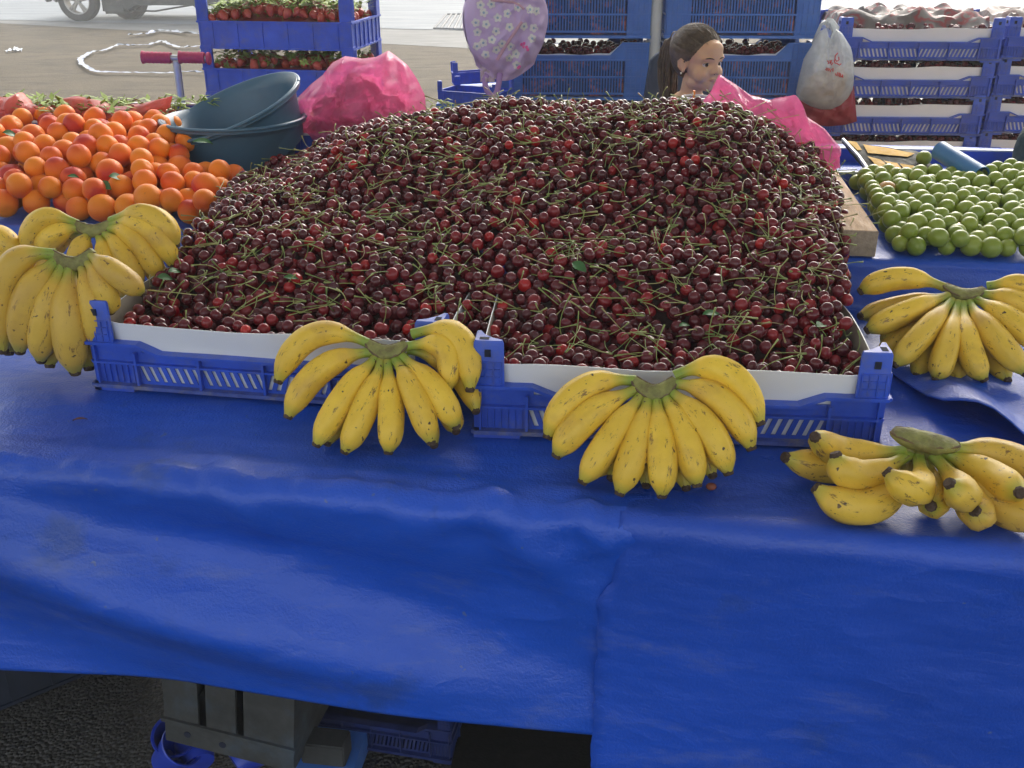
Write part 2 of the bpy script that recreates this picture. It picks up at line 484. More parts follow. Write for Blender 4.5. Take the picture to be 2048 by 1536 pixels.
def ground_mat():
    m, t, p = _nt('pavement_concrete')
    v = coords(t)
    c = ramp(t, [(.3, (.078, .062, .038)), (.55, (.105, .083, .052)), (.8, (.14, .112, .073))], noi(t, v, 1.1, 8, .65)).outputs[0]
    d = ramp(t, [(.48, (0, 0, 0)), (.60, (.85,) * 3)], noi(t, coords(t, scale=(1, 3, 1)), 1.7, 8, .75)).outputs[0]
    c = mixc(t, c, (.055, .044, .030), d)
    sp = ramp(t, [(.68, (0, 0, 0)), (.75, (.7,) * 3)], noi(t, v, 22, 3, .6)).outputs[0]
    c = mixc(t, c, (.2, .185, .155), sp)
    t.links.new(c, p.inputs['Base Color']); p.inputs['Roughness'].default_value = .8; p.inputs['Specular IOR Level'].default_value = .15
    bump(t, p, noi(t, v, 22, 7, .75), .8, .02)
    return m
def asphalt_mat():
    m, t, p = _nt('asphalt_dark')
    v = coords(t)
    vo = N(t, 'ShaderNodeTexVoronoi'); vo.inputs['Scale'].default_value = 120; t.links.new(v, vo.inputs['Vector'])
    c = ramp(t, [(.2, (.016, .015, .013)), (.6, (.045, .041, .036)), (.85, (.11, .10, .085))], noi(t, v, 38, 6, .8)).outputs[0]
    t.links.new(c, p.inputs['Base Color']); p.inputs['Roughness'].default_value = .55
    ad = N(t, 'ShaderNodeMath', operation='MULTIPLY_ADD'); t.links.new(vo.outputs['Distance'], ad.inputs[0]); ad.inputs[1].default_value = -1.2
    t.links.new(noi(t, v, 30, 4), ad.inputs[2])
    bump(t, p, ad.outputs[0], .8, .010)
    return m
def road_mat():
    m, t, p = _nt('road_pale_worn')
    v = coords(t, scale=(.25, 2.2, 1))
    c = ramp(t, [(.25, (.13, .145, .155)), (.5, (.18, .195, .205)), (.75, (.24, .255, .265))], noi(t, v, 1.6, 8, .7)).outputs[0]
    d = ramp(t, [(.54, (0, 0, 0)), (.64, (.45,) * 3)], noi(t, coords(t, scale=(.5, 5, 1)), 1.7, 7, .75)).outputs[0]
    c = mixc(t, c, (.10, .108, .112), d)
    t.links.new(c, p.inputs['Base Color'])
    r = ramp(t, [(.35, (.55,) * 3), (.65, (.85,) * 3)], noi(t, v, 2.5, 5, .6)).outputs[0]
    t.links.new(r, p.inputs['Roughness']); p.inputs['Specular IOR Level'].default_value = .3
    bump(t, p, noi(t, coords(t, scale=(1, 3, 1)), 14, 6, .7), .5, .012)
    return m
mb = MB(); mb.grid(lambda u, v: (-60 + 120 * u, -20 + 140 * v, 0), 12, 14)
tag(mb.build('ground', ground_mat()), kind='structure')
# asphalt under and in front of the stall
mb = MB(); mb.grid(lambda u, v: (-5 + 10 * u, -4 + 6.9 * v, .004), 10, 8)
tag(mb.build('asphalt', asphalt_mat()), kind='structure')
# worn verge strip then the pale road beyond
k0, k1 = at_z(0, 47, 0), at_z(935, 97, 0)
dirx = (k1 - k0).normalized(); 
e0, e1 = k0 - dirx * 25, k0 + dirx * 45
nrm = Vector((-dirx.y, dirx.x, 0))
VERGE = M('verge_grey_concrete', (.14, .137, .125), .8, .3, 3, .4, 30, stretch=(.5, 3, 1))
q = at_z(935, 97, 0); q2 = at_z(935, 62, 0)
vw = (q2 - q).dot(nrm)
mb = MB(); mb.add([e0 + Vector((0, 0, .004)), e1 + Vector((0, 0, .004)), e1 + nrm * vw + Vector((0, 0, .004)), k0 + dirx * 8 + nrm * vw + Vector((0, 0, .004)), k0 - dirx * 25 + nrm * .1 + Vector((0, 0, .004))], [(0, 1, 2, 3, 4)])
tag(mb.build('verge', VERGE), kind='structure')
# the road meets the verge on a line of its own: nearer on the left
r0, r1 = at_z(0, 41, 0), at_z(940, 62, 0)
rd = (r1 - r0).normalized(); rn = Vector((-rd.y, rd.x, 0))
def edge_w(s): return .09 * nz(s * .8) + .05 * nz(s * 3.1)
pts = [(r0 + rd * s + rn * edge_w(s)) for s in np.arange(-25, 45.01, .35)]
n = len(pts)
mb = MB(); mb.add([p + Vector((0, 0, .010)) for p in pts] + [p + rn * 60 + Vector((0, 0, .010)) for p in pts], [(i, i + 1, n + i + 1, n + i) for i in range(n - 1)])
tag(mb.build('road', road_mat()), kind='structure')
# drain grating let into the road
gp = [at_z(868, 57, .014), at_z(948, 60, .014), at_z(952, 28, .014), at_z(893, 29, .014)]
dg = empty('drain_grating', (gp[0] + gp[2]) / 2)
mb = MB()
fr = [gp[0], gp[1], gp[2], gp[3]]
for i in range(4):
    mb.tube([fr[i] - dg.location, fr[(i + 1) % 4] - dg.location], .018, 6, 0)
for i in range(1, 6):
    f = i / 6
    a, b = gp[0].lerp(gp[1], f), gp[3].lerp(gp[2], f)
    mb.tube([a - dg.location, b - dg.location], .022, 6, 0)
mb.build('bar', M('grating_iron', (.05, .055, .06), .6, .3), dg)
tag(dg, 'square iron drain grating set in the pale road left of the lilac backpack', 'drain grating')

# plastic ribbon trailing over the pavement
def ribbon(pxs, wdt, name, label, mat, seed):
    pts = [at_z(x, y, .012) for x, y in pxs]
    # resample
    L = []
    for i in range(len(pts) - 1):
        for k in range(8): L.append(pts[i].lerp(pts[i + 1], k / 8))
    L.append(pts[-1])
    mb = MB(); vs = []
    for i, p in enumerate(L):
        tg = (L[min(i + 1, len(L) - 1)] - L[max(i - 1, 0)]).normalized(); sd_ = Vector((-tg.y, tg.x, 0))
        tw = 1.2 * nz(i * .23, seed); wl = wdt * (.65 + .9 * abs(nz(i * .31, seed + 4)))
        for k in range(5):
            q_ = (k / 4 - .5) * wl
            vs.append(p + sd_ * q_ * math.cos(tw) + Vector((0, 0, abs(q_ * math.sin(tw)) + .012 + .10 * wdt * (1 + nz(i * .9, k * .8, seed)))) + sd_ * .03 * nz(i * .5, seed))
    fs = [(i * 5 + k, i * 5 + k + 1, (i + 1) * 5 + k + 1, (i + 1) * 5 + k) for i in range(len(L) - 1) for k in range(4)]
    mb.add(vs, fs)
    return tag(mb.build(name, mat, smooth=True), label, 'ribbon')
RB = M('ribbon_white_plastic', (.34, .36, .40), .45, .1, 4, .2, 20, dirt=(.15, .2, .42), dirt_amt=.9, dscale=3)
ribbon([(430, 150), (380, 147), (330, 150), (262, 148), (200, 148), (180, 142), (163, 130), (162, 120), (180, 108), (210, 103), (238, 93), (262, 94), (300, 92), (325, 84), (336, 90), (360, 98), (395, 96), (430, 91)], .075, 'plastic_ribbon', 'long white plastic ribbon lying in an open loop on the pavement', RB, 1.0)
ribbon([(257, 73), (275, 72), (300, 70), (322, 63), (345, 65), (370, 69), (430, 73)], .10, 'plastic_ribbon', 'short crumpled piece of white plastic ribbon beyond the looped one', RB, 5.0)
def litter(px, py, sz, lab, nm='paper_scrap'):
    p = at_z(px, py, .01); mb = MB()
    mb.grid(lambda u, v: ((u - .5) * sz, (v - .5) * sz * .7, .02 + sz * .35 * nz(u * 3 + px, v * 3)), 8, 6)
    o = mb.build(nm, MAT['liner'], smooth=False, loc=p); o.rotation_euler.z = random.uniform(0, 3)
    tag(o, lab, 'litter')
litter(20, 104, .12, 'pale scrap of paper on the pavement, left of the pair')
litter(35, 102, .14, 'pale scrap of paper on the pavement, right of the pair')

# ============================================================ vehicle on the far road (only its lowest part is in view)
def vehicle():
    g = at_z(165, 41, .012)
    root = empty('car', (g.x, g.y, 0), rad(-3))
    s = .335
    def wheel(cx, cy, r):
        T = Matrix.Translation((cx, cy, r)) @ Matrix.Rotation(rad(90), 4, 'X')
        mb = MB(); mb.lathe([(r * .66, -.10), (r * .93, -.10), (r, -.07), (r, .07), (r * .93, .10), (r * .66, .10), (r * .64, 0), (r * .66, -.10)], 40, 0, T)
        wl = mb.build('wheel', MAT['rubber'], root)
        mb = MB(); mb.lathe([(r * .60, .085), (r * .66, .10), (r * .65, -.08), (r * .60, -.08), (r * .60, .085)], 40, 0, T)
        for k in range(5):
            a = 2 * math.pi * k / 5 + .3
            for da in (-.13, .13):
                p0 = Vector((math.cos(a) * r * .12, math.sin(a) * r * .12, .06)); p1 = Vector((math.cos(a + da) * r * .61, math.sin(a + da) * r * .61, .075))
                mb.tube([T @ p0, T @ p1], [.03, .022], 6, 0)
        mb.lathe([(.001, .085), (r * .16, .08), (r * .17, .03)], 20, 0, T)
        mb.build('rim', M('rim_alloy', (.35, .33, .30), .4, .1, metal=.5), wl)
        mb = MB(); mb.lathe([(.001, -.04), (r * .5, -.04)], 20, 0, T)
        return wl
    wheel(0, 0, s); wheel(.68, .42, s * .93); wheel(3.55, 0, s); wheel(3.55, 1.3, s)
    # body: lower sill, wheel arch, bumper corner and cabin
    mb = MB()
    def sect(x, zb, zt, w0, w1):
        return [(x, w0, zb), (x, w0 - .05, zb + .12), (x, w0 - .06, zt * .7), (x, w0 + .12, zt), (x, w1 - .12, zt), (x, w1 + .06, zt * .7), (x, w1, zb)]
    sec = [(-.62, .42, .75, .12, 1.34), (-.42, .30, .88, .02, 1.44), (-.36, .60, .92, 0, 1.45), (0, .72, .98, -.02, 1.46), (.36, .60, 1.0, 0, 1.45), (.42, .2, 1.05, 0, 1.45), (.85, .19, 1.35, 0, 1.45), (.98, .26, 1.42, 0, 1.45), (3.1, .26, 1.45, 0, 1.45), (3.20, .62, 1.42, 0, 1.45), (3.55, .72, 1.35, 0, 1.45), (3.90, .62, 1.2, 0, 1.45), (4.0, .3, 1.1, 0, 1.45), (4.3, .35, .9, .1, 1.35)]
    V_ = []; 
    for q_ in sec: V_ += sect(*q_)
    fs = [(i * 7 + k, (i + 1) * 7 + k, (i + 1) * 7 + (k + 1) % 7, i * 7 + (k + 1) % 7) for i in range(len(sec) - 1) for k in range(7)]
    fs += [tuple(range(7)), tuple(range((len(sec) - 1) * 7, len(sec) * 7))[::-1]]
    mb.add(V_, fs)
    mb.build('body', MAT['paint_grey'], root, ang=50)
    mb = MB()       # dark mud flap hanging behind the first wheel
    mb.box((.38, -.03, .12), (.80, .5, .42), taper=.0)
    mb.build('bumper', M('bumper_plastic', (.055, .057, .055), .5, .2, 6), root, bevel=.04)
    mb = MB(); mb.tube([(.8, .1, .17), (1.25, .1, .16), (1.9, .15, .26), (2.05, .15, .12), (2.3, .15, .11), (2.36, .15, .27)], .014, 6)
    mb.build('exhaust_pipe', MAT['black'], root)
    mb = MB(); mb.tube([(-.38, -.08, .42), (-.46, -.08, .34), (-.52, -.08, .33), (-.55, -.08, .38)], .022, 8); mb.build('towing_hook', MAT['black'], root)
    tag(root, 'dark grey car with spoked wheels on the far road, cut by the top edge', 'car')
vehicle()

# ============================================================ table, step and tarpaulins
def table():
    root = empty('trestle_table', TL(0, 0, -TZ), -PSI)
    mb = MB()
    for i in range(9):
        b0 = .05 + i * .215
        mb.box((-2.3, b0, TZ - .035), (2.3, b0 + .205, TZ - .008))
    mb.build('table_top', MAT['wood'], root)
    for a in (-2.1, 0.9, 2.1):
        for b in (.75, 1.85):
            mb = MB(); mb.box((a, b, 0), (a + .05, b + .05, TZ - .036)); mb.build('leg', MAT['wood'], root)
    tag(root, 'wooden trestle table under the blue tarpaulin', 'table')
    root = empty('display_step', TL(0, 0, 0), -PSI + .04)
    mb = MB(); mb.box((-2.2, .868, .0), (2.2, 2.0, .088)); mb.build('platform', MAT['wood'], root)
    mb = MB(); mb.box((-.55, 1.98, -.79), (2.2, 2.0, -.002)); mb.box((-2.2, 1.98, -.30), (-.552, 2.0, -.002)); mb.build('shade_board', MAT['wood'], root)  # unseen board added to block light from behind, reaching lower at right
    tag(root, 'raised wooden step along the back of the stall', 'step')
table()

FOLD_B = []
def tarp_front(a0, a1, nu, hem, disp, T_in=.85, name='tarpaulin', mat=None, lift=0.0, edgefn=None, crumple=None):
    """cloth lying on the table, rolling over the front edge and hanging: v runs from the back to the hem"""
    R = .022
    def prof(t, hemd):
        # t = arc position measured from the edge: negative on the table, positive hanging
        if t < 0: return (-t, 0.0, 0.0, 1.0)            # b, h, outward normal (nb, nh)
        if t < R * math.pi / 2:
            a = t / R; return (-R * math.sin(a), -R * (1 - math.cos(a)), -math.sin(a), math.cos(a))
        return (-R, -R - (t - R * math.pi / 2), -1.0, 0.0)
    tb = list(np.linspace(-T_in, -.12, 26)) + list(np.linspace(-.115, .09, 26)) + list(np.linspace(.1, 1.0, 60))
    nv = len(tb); vs = []
    for j, t_ in enumerate(tb):
        for i in range(nu + 1):
            a = a0 + (a1 - a0) * i / nu
            if edgefn and i < 3: a = a0 + (a1 - a0) * i / nu + edgefn(t_) * (1 - i / 3)
            t = t_
            if t_ > .1: t = .1 + (t_ - .1) / .9 * (hem(a) - .1)
            b, h, nb, nh = prof(t, 0)
            d = disp(a, t)
            vs.append(TL(a, b - .0 + nb * d, h + nh * d + lift))
    w_ = nu + 1
    fs = [(j * w_ + i, (j + 1) * w_ + i, (j + 1) * w_ + i + 1, j * w_ + i + 1) for j in range(nv - 1) for i in range(nu)]
    mb = MB(); mb.add(vs, fs)
    o = mb.build(name, mat, smooth=True)
    sm = o.modifiers.new('thickness', 'SOLIDIFY'); sm.thickness = .0016; sm.offset = -1
    return o
def gauss(x, s): return math.exp(-(x / s) ** 2)
def disp_left(a, t):
    d = 0.0
    # wrinkles gathered along the table edge
    near = gauss(t - .012, .032)
    d += near * (.011 * nz(a * 7.0, 3.3) + .008 * nz(a * 19.0, 8.1) + .005 * nz(a * 43, t * 20, 4) + .006)
    d += .005 * (1 - abs(nz(a * 8 + t * 14, t * 5, 6.6)) * 4) * gauss(t - .035, .05) * (.4 + nz(a * 3, 1.5))
    for c, s, h_ in ((-.40, .03, .015), (-.02, .035, .014), (.10, .022, .010), (-.86, .05, .012), (-.17, .02, .006)):
        d += h_ * gauss(a - c - t * .5, s) * gauss(t - .02, .06)
    if t > 0:
        # long soft diagonal swag falling to the right
        q_ = t - (.10 + .36 * (a + .86))
        amp = .062 * (1 - .85 * sstep(.20, .37, t)) * sstep(.0, .12, t) * (1 - .5 * sstep(-.2, .25, a))
        d += amp * (gauss(q_, .085) - .55 * gauss(q_ + .15, .10) * sstep(.02, .14, t))
        q2 = t - (.30 + .30 * (a + .80))
        d -= .018 * gauss(q2 - .02, .06) * sstep(.02, .2, t)
        # hollow under the edge in the middle and pull towards the seam
        d -= .014 * gauss(a - .02, .16) * gauss(t - .13, .06)
        d += .012 * gauss(a + .02 - t * .8, .05) * gauss(t - .10, .07)
        d += .012 * sstep(.15, .42, t) * (.4 + .5 * nz(a * 1.4, 2.0))
        d += .006 * nz(a * 4, t * 5, 3) * sstep(.02, .2, t)
        d = max(d, -.045)
    else:
        d += .0015 + .0022 * (1 + nz(a * 3.0, t * 4.5, 1.0)) + .0012 * nz(a * 9, t * 4, 5.0)
        d += .004 * gauss(t + .04, .02) * (1 + nz(a * 2.2, 7))
    return d
def disp_right(a, t):
    d = .004 * gauss(t - .01, .03) * (1 + nz(a * 6, 4.0))
    d += .003 * (1 + nz(a * 2.4, t * 3, 2.0))
    if t > 0: d += .006 * nz(a * 3, t * 2.5, 6.0) * sstep(.02, .2, t) + .010 * sstep(.1, .5, t)
    return d
hemL = lambda a: interp(a, [-2, -.9, -.45, .15, .4], [.398, .398, .378, .370, .362])
SEAM = at_z(1240, 1032, TZ)
sa = (SEAM - O).dot(EA)
def seam_wob(t):
    return .006 * nz(t * 14, 2) + .003 * nz(t * 40, 5) + (-.022 * sstep(.05, .2, t) if t > 0 else .0)
o = tarp_front(-2.3, sa + .05, 220, hemL, disp_left, mat=MAT['tarp'])
tag(o, 'blue tarpaulin over the left of the table with a deep diagonal fold', 'tarpaulin')
o = tarp_front(sa, 2.3, 150, lambda a: .62, disp_right, mat=MAT['tarp2'], lift=.0045, edgefn=seam_wob)
tag(o, 'smooth blue tarpaulin over the right of the table with greasy stains, hanging below the frame', 'tarpaulin')

# tarpaulin over the step: top, face, and a flap forward on to the table
def step_front(a): return .83 + .05 * (a + .4) * .8
def tarp_step():
    SH = .108
    fl = lambda a: interp(a, [-2.3, .49, .53, .565, .61, .71, .9, 1.3, 2.3], [.02, .02, .20, .31, .46, .585, .64, .66, .66])   # how far the flap comes forward
    rows = [('top', x) for x in np.linspace(1.15, .0, 14)] + [('arc', x) for x in np.linspace(.05, 1, 7)] + [('face', x) for x in np.linspace(.1, 1, 7)] + [('flap', x) for x in np.linspace(.03, 1, 34)]
    nu = 260; vs = []
    for kd, x in rows:
        for i in range(nu + 1):
            a = -2.3 + 4.6 * i / nu
            bf = step_front(a); R = .018
            wv = .004 * nz(a * 3.5, x * 2, 9)
            if kd == 'top': b, h = bf + x, SH + .002 * nz(a * 5, x * 5, 3)
            elif kd == 'arc':
                an = x * rad(80); b, h = bf - R * math.sin(an) + wv * x, SH - R * (1 - math.cos(an))
            elif kd == 'face':
                b, h = bf - R - .022 * x + wv, SH - R + (-(SH - R - .012)) * x
            else:
                L_ = fl(a) * x
                b = bf - R - .022 - L_
                h = .012 + .006 * gauss(x - .5, .4) + .003 * nz(a * 6, x * 5, 4)
                # lifted rim: a dark mouth opens under the edge
                h += (.046 * gauss(a - .665, .055) + .016 * gauss(a - .80, .06)) * sstep(.55, 1, x)
                # ridge running from the crate corner
                h += .010 * gauss((a - .52) - .9 * (x - .1) * .4, .03) * sstep(0, .2, x)
                h = max(h, .010)
            vs.append(TL(a, b, h))
    w_ = nu + 1
    fs = [(j * w_ + i, j * w_ + i + 1, (j + 1) * w_ + i + 1, (j + 1) * w_ + i)[::-1] for j in range(len(rows) - 1) for i in range(nu)]
    mb = MB(); mb.add(vs, fs); o = mb.build('tarpaulin', MAT['tarp3'], smooth=True)
    sm = o.modifiers.new('thickness', 'SOLIDIFY'); sm.thickness = .0016; sm.offset = 0
    tag(o, 'blue tarpaulin over the back step, its loose flap lifting behind the front right bananas', 'tarpaulin')
tarp_step()
TIER = TZ + .111
# ============================================================ crates
def shallow_crate(L=.60, W=.40, H=.150, liner=True, name='fruit_crate'):
    """low plastic crate: slanted slots, dipping rim, hollow corner posts, paper lining"""
    root = empty(name)
    rimz = lambda x, LL: interp(x, [0, .088, .125, LL - .125, LL - .088, LL], [.079, .079, .064, .064, .079, .079])
    mb = MB()
    def wall(LL, T):
        mb.box((0, -.004, .0), (LL, .012, .006), 1, T)                                   # foot flange
        mb.box((0, .0, -.007), (.07, .012, .0), 0, T); mb.box((LL - .07, .0, -.007), (LL, .012, .0), 0, T)
        mb.box((.004, .0, .042), (LL - .004, .0085, .0455), 0, T)                        # ledge
        mb.box((.0, .0085, .0455), (LL, .0115, .063), 0, T)                              # upper band
        for x0, x1 in ((0, .078), (LL - .078, LL)):
            mb.box((x0, .0085, .006), (x1, .0115, .042), 0, T)
            for k in range(7):
                x = x0 + .008 + k * .0105
                mb.box((x, .0045, .0075), (x + .002, .0085, .0415), 0, T)
            mb.box((x0, .0085, .063), (x1 + (.012 if x0 == 0 else 0), .0115, .0765), 0, T)
        nb = max(2, round((LL - .16) / .108)); bw = (LL - .16) / nb
        for k in range(nb + 1):
            x = .08 + k * bw
            mb.box((x - .0022, -.001, .0062), (x + .0022, .0084, .0635), 0, T)
        for k in range(nb):
            xa, xb = .08 + k * bw + .0022, .08 + (k + 1) * bw - .0022
            sl = .010 if (k + .5) < nb / 2 else -.010
            ns = 7; z0, z1 = .011, .040; gw = .0070
            mb.box((xa, .0085, .006), (xb, .0112, z0), 0, T); mb.box((xa, .0085, z1), (xb, .0112, .042), 0, T)
            st = (xb - xa) / ns; edges = []
            for s_ in range(ns): edges.append((xa + (s_ + .5) * st - gw / 2, xa + (s_ + .5) * st + gw / 2))
            prev = None; xs = [(xa, xa)] + [(e0_, e1_) for e0_, e1_ in edges] + [(xb, xb)]
            for s_ in range(len(xs) - 1):
                l0, r0_ = xs[s_][1], xs[s_ + 1][0]
                dl0 = 0 if s_ == 0 else sl / 2; dr0 = 0 if s_ == len(xs) - 2 else sl / 2
                mb.prism([(l0 + dl0, z0), (r0_ + dr0, z0), (r0_ - dr0, z1), (l0 - dl0, z1)][::-1], .0088, .0108, 1, 0, T)
        # rim shelf following the dip
        xs = np.concatenate([[0, .088, .1, .112, .125], np.linspace(.16, LL - .16, 6), [LL - .125, LL - .112, LL - .1, LL - .088, LL]])
        for i in range(len(xs) - 1):
            za, zb = rimz(xs[i], LL), rimz(xs[i + 1], LL)
            mb.add([(xs[i], -.005, za - .003), (xs[i + 1], -.005, zb - .003), (xs[i + 1], .014, zb - .003), (xs[i], .014, za - .003),
                    (xs[i], -.005, za + .002), (xs[i + 1], -.005, zb + .002), (xs[i + 1], .014, zb + .002), (xs[i], .014, za + .002)],
                   [(0, 3, 2, 1), (4, 5, 6, 7), (0, 1, 5, 4), (2, 3, 7, 6)] + ([(3, 0, 4, 7)] if i == 0 else []) + ([(1, 2, 6, 5)] if i == len(xs) - 2 else []), 0, T)
    I = Matrix.Identity(4)
    wall(L, I)
    wall(L, Matrix.Translation((L, W, 0)) @ Matrix.Rotation(math.pi, 4, 'Z'))
    wall(W, Matrix.Translation((L, 0, 0)) @ Matrix.Rotation(math.pi / 2, 4, 'Z'))
    wall(W, Matrix.Translation((0, W, 0)) @ Matrix.Rotation(-math.pi / 2, 4, 'Z'))
    mb.box((.012, .012, .001), (L - .012, W - .012, .004), 0)
    mb.build('body', [MAT['crate'], MAT['crate_dusty']], root)
    for i, (cx, cy, an) in enumerate(((0, 0, 0), (L, 0, 90), (L, W, 180), (0, W, 270))):
        T = Matrix.Translation((cx, cy, 0)) @ Matrix.Rotation(rad(an), 4, 'Z')
        mb = MB()
        wl = .047 if i % 2 == 0 else .047
        poly = [(0, .002), (.004, 0), (wl, 0), (wl, .006), (.030, .014), (.014, .030), (.006, wl), (0, wl)]
        def sc(p, k): return [(a * k, b * k) for a, b in p]
        n = len(poly); z0, z1 = .081, H
        vs = [(a, b, z0) for a, b in poly] + [(a * .93 + .002, b * .93 + .002, z1 - .004) for a, b in poly] + [(a * .84 + .004, b * .84 + .004, z1) for a, b in poly]
        fs = [(i_, (i_ + 1) % n, n + (i_ + 1) % n, n + i_) for i_ in range(n)] + [(n + i_, n + (i_ + 1) % n, 2 * n + (i_ + 1) % n, 2 * n + i_) for i_ in range(n)] + [tuple(range(2 * n, 3 * n))]
        mb.add(vs, fs, 0, T)
        # hole on top, square hole and raised lattice on the two outer faces
        mb.box((.010, .008, H - .0005), (.024, .017, H + .0006), 1, T)
        for f in (0, 1):
            Q = T if f == 0 else T @ Matrix(((0, 1, 0, 0), (1, 0, 0, 0), (0, 0, 1, 0), (0, 0, 0, 1)))
            mb.box((.018, -.0007, .126), (.027, .001, .137), 1, Q)
            for x in (.006, .018, .030, .041):
                mb.box((x, -.0016, .082), (x + .0016, .001, .117), 0, Q)
            for z in (.093, .105, .1165):
                mb.box((.006, -.0013, z), (.0426, .001, z + .0015), 0, Q)
            for (xa, xb) in ((.0076, .018), (.0196, .030), (.0316, .041)):
                for (za, zb) in ((.083, .0925), (.095, .1045)):
                    mb.box((xa + .0008, -.0005, za), (xb - .0008, .0012, zb), 1 if f == 2 else 0, Q)
        mb.build('corner_post', [MAT['crate'], MAT['hole']], root)
    if liner: liner_mesh(root, L, W, 1.0)
    return root
def liner_mesh(root, L, W, seed, hgt=.118):
    r = .045; ins = .0135
    path = []
    x0, y0, x1, y1 = ins, ins, L - ins, W - ins
    def arc(cx, cy, a0):
        return [(cx + r * math.cos(a0 + k * math.pi / 12), cy + r * math.sin(a0 + k * math.pi / 12)) for k in range(7)]
    path += arc(x0 + r, y0 + r, math.pi); path += [(x, y0) for x in np.linspace(x0 + r, x1 - r, 16)[1:-1]]
    path += arc(x1 - r, y0 + r, -math.pi / 2); path += [(x1, y) for y in np.linspace(y0 + r, y1 - r, 9)[1:-1]]
    path += arc(x1 - r, y1 - r, 0); path += [(x, y1) for x in np.linspace(x1 - r, x0 + r, 16)[1:-1]]
    path += arc(x0 + r, y1 - r, math.pi / 2); path += [(x0, y) for y in np.linspace(y1 - r, y0 + r, 9)[1:-1]]
    n = len(path); C = Vector((L / 2, W / 2, 0)); lv = 9
    rows = []
    for j in range(lv + 1):
        v = j / lv; row = []
        for i, (x, y) in enumerate(path):
            nx, ny = (x - L / 2), (y - W / 2)
            cornerish = min(1, max(0, (abs(nx) / (L / 2) + abs(ny) / (W / 2) - 1.25) / .5))
            out = Vector((nx / (L / 2), ny / (W / 2), 0)).normalized() if cornerish > 0 else Vector((1 if nx > 0 else -1, 0, 0)) if abs(abs(nx) - (L / 2 - ins)) < .002 else Vector((0, 1 if ny > 0 else -1, 0))
            h = hgt - .010 * gauss(i - n * .18, n * .06) + .005 * nz(i * .17, seed) - .006 * cornerish
            fl = .006 * sstep(.55, 1, v) * (1 + .7 * nz(i * .21, seed + 3)) - .003 * nz(i * .3, v * 2, seed)
            row.append((x + out.x * fl, y + out.y * fl, .006 + (h - .006) * v))
        rows.append(row)
    mb = MB(); vs = [p for r_ in rows for p in r_]
    fs = [(j * n + i, j * n + (i + 1) % n, (j + 1) * n + (i + 1) % n, (j + 1) * n + i) for j in range(lv) for i in range(n)]
    mb.add(vs, fs)
    inner = []
    for j, r_ in enumerate(rows):
        for (x, y, z) in r_:
            d = Vector((x - L / 2, y - W / 2, 0)).normalized() * .0018
            inner.append((x - d.x, y - d.y, z))
    mb.add(inner, [f[::-1] for f in fs], 1)
    b = len(vs); top = lv * n
    mb.add([], [])
    for i in range(n):
        mb.f.append((top + i, top + (i + 1) % n, b + top + (i + 1) % n, b + top + i)); mb.m.append(0)
    return mb.build('paper_lining', [MAT['liner'], MAT['liner_in']], root, ang=70)

proto = shallow_crate()
def place(root, loc, rz, label, cat, group=None, sc=1.0):
    root.location = loc; root.rotation_euler = (0, 0, rz)
    if sc != 1.0: root.scale = (sc, sc, sc)
    return tag(root, label, cat, group)
TOPZ = TZ + .0115
CA = (-.695, 1.512, rad(-9.6)); CB = (-.058, 1.341, rad(-4.6))
place(proto, (CA[0], CA[1], TOPZ), CA[2], 'white lined blue cherry crate behind the middle banana bunch, left of the front pair', 'crate', 'blue crates heaped with cherries')
c2 = copy_tree(proto)
for k in KIDS[c2.name]:
    if k.data.name.startswith('paper_lining'):
        COL.objects.unlink(k); KIDS[c2.name].remove(k); break
liner_mesh(c2, .60, .40, 9.0)
place(c2, (CB[0], CB[1], TOPZ), CB[2], 'white lined blue cherry crate, right one of the front pair', 'crate', 'blue crates heaped with cherries')

def stack(x, y, rz, n, base, pitch, words, grp, dx=0.0):
    for k in range(n):
        c = copy_tree(proto)
        j = .004 * nz(k * 3.1, x)
        if k < 3: ordw = ['lowest', 'second lowest', 'third from the ground'][k]
        else: ordw = {n - 1: 'topmost', n - 2: 'second from the top', n - 3: 'third from the top', n - 4: 'fourth from the top'}.get(k, 'middle')
        place(c, (x + j + dx * k, y + j, base + k * pitch), rz + j, '%s slotted crate in the %s' % (ordw, words), 'crate', grp)
CW = at_z(1645, 118, 1.03)
STC = (1.155, 3.93, rad(-3)); STD = (1.790, 3.95, rad(-1))
def pallet(x, y, rz, lab, h=.075, L=.62, W=.44):
    root = empty('pallet', (x - .01, y - .01, 0), rz)
    for i in range(3):
        mb = MB(); mb.box((0, i * (W - .06) / 2, .0), (L, i * (W - .06) / 2 + .06, h - .02)); mb.build('runner', MAT['wood'], root)
    for i in range(6):
        mb = MB(); mb.box((i * (L - .08) / 5, 0, h - .019), (i * (L - .08) / 5 + .08, W, h - .003)); mb.build('plank', MAT['wood'], root)
    tag(root, lab, 'pallet')
pallet(STC[0], STC[1], STC[2], 'wooden pallet under the stack of lined crates at right')
pallet(STD[0], STD[1], STD[2], 'wooden pallet under the stack of lined crates cut by the right edge')
stack(*STC, 8, .080, .138, 'stack behind the hanging white bag', 'lined crates stacked behind the white bag', dx=.0095)
stack(*STD, 8, .080, .138, 'stack cut by the right edge', 'lined crates stacked at the right edge', dx=.0095)
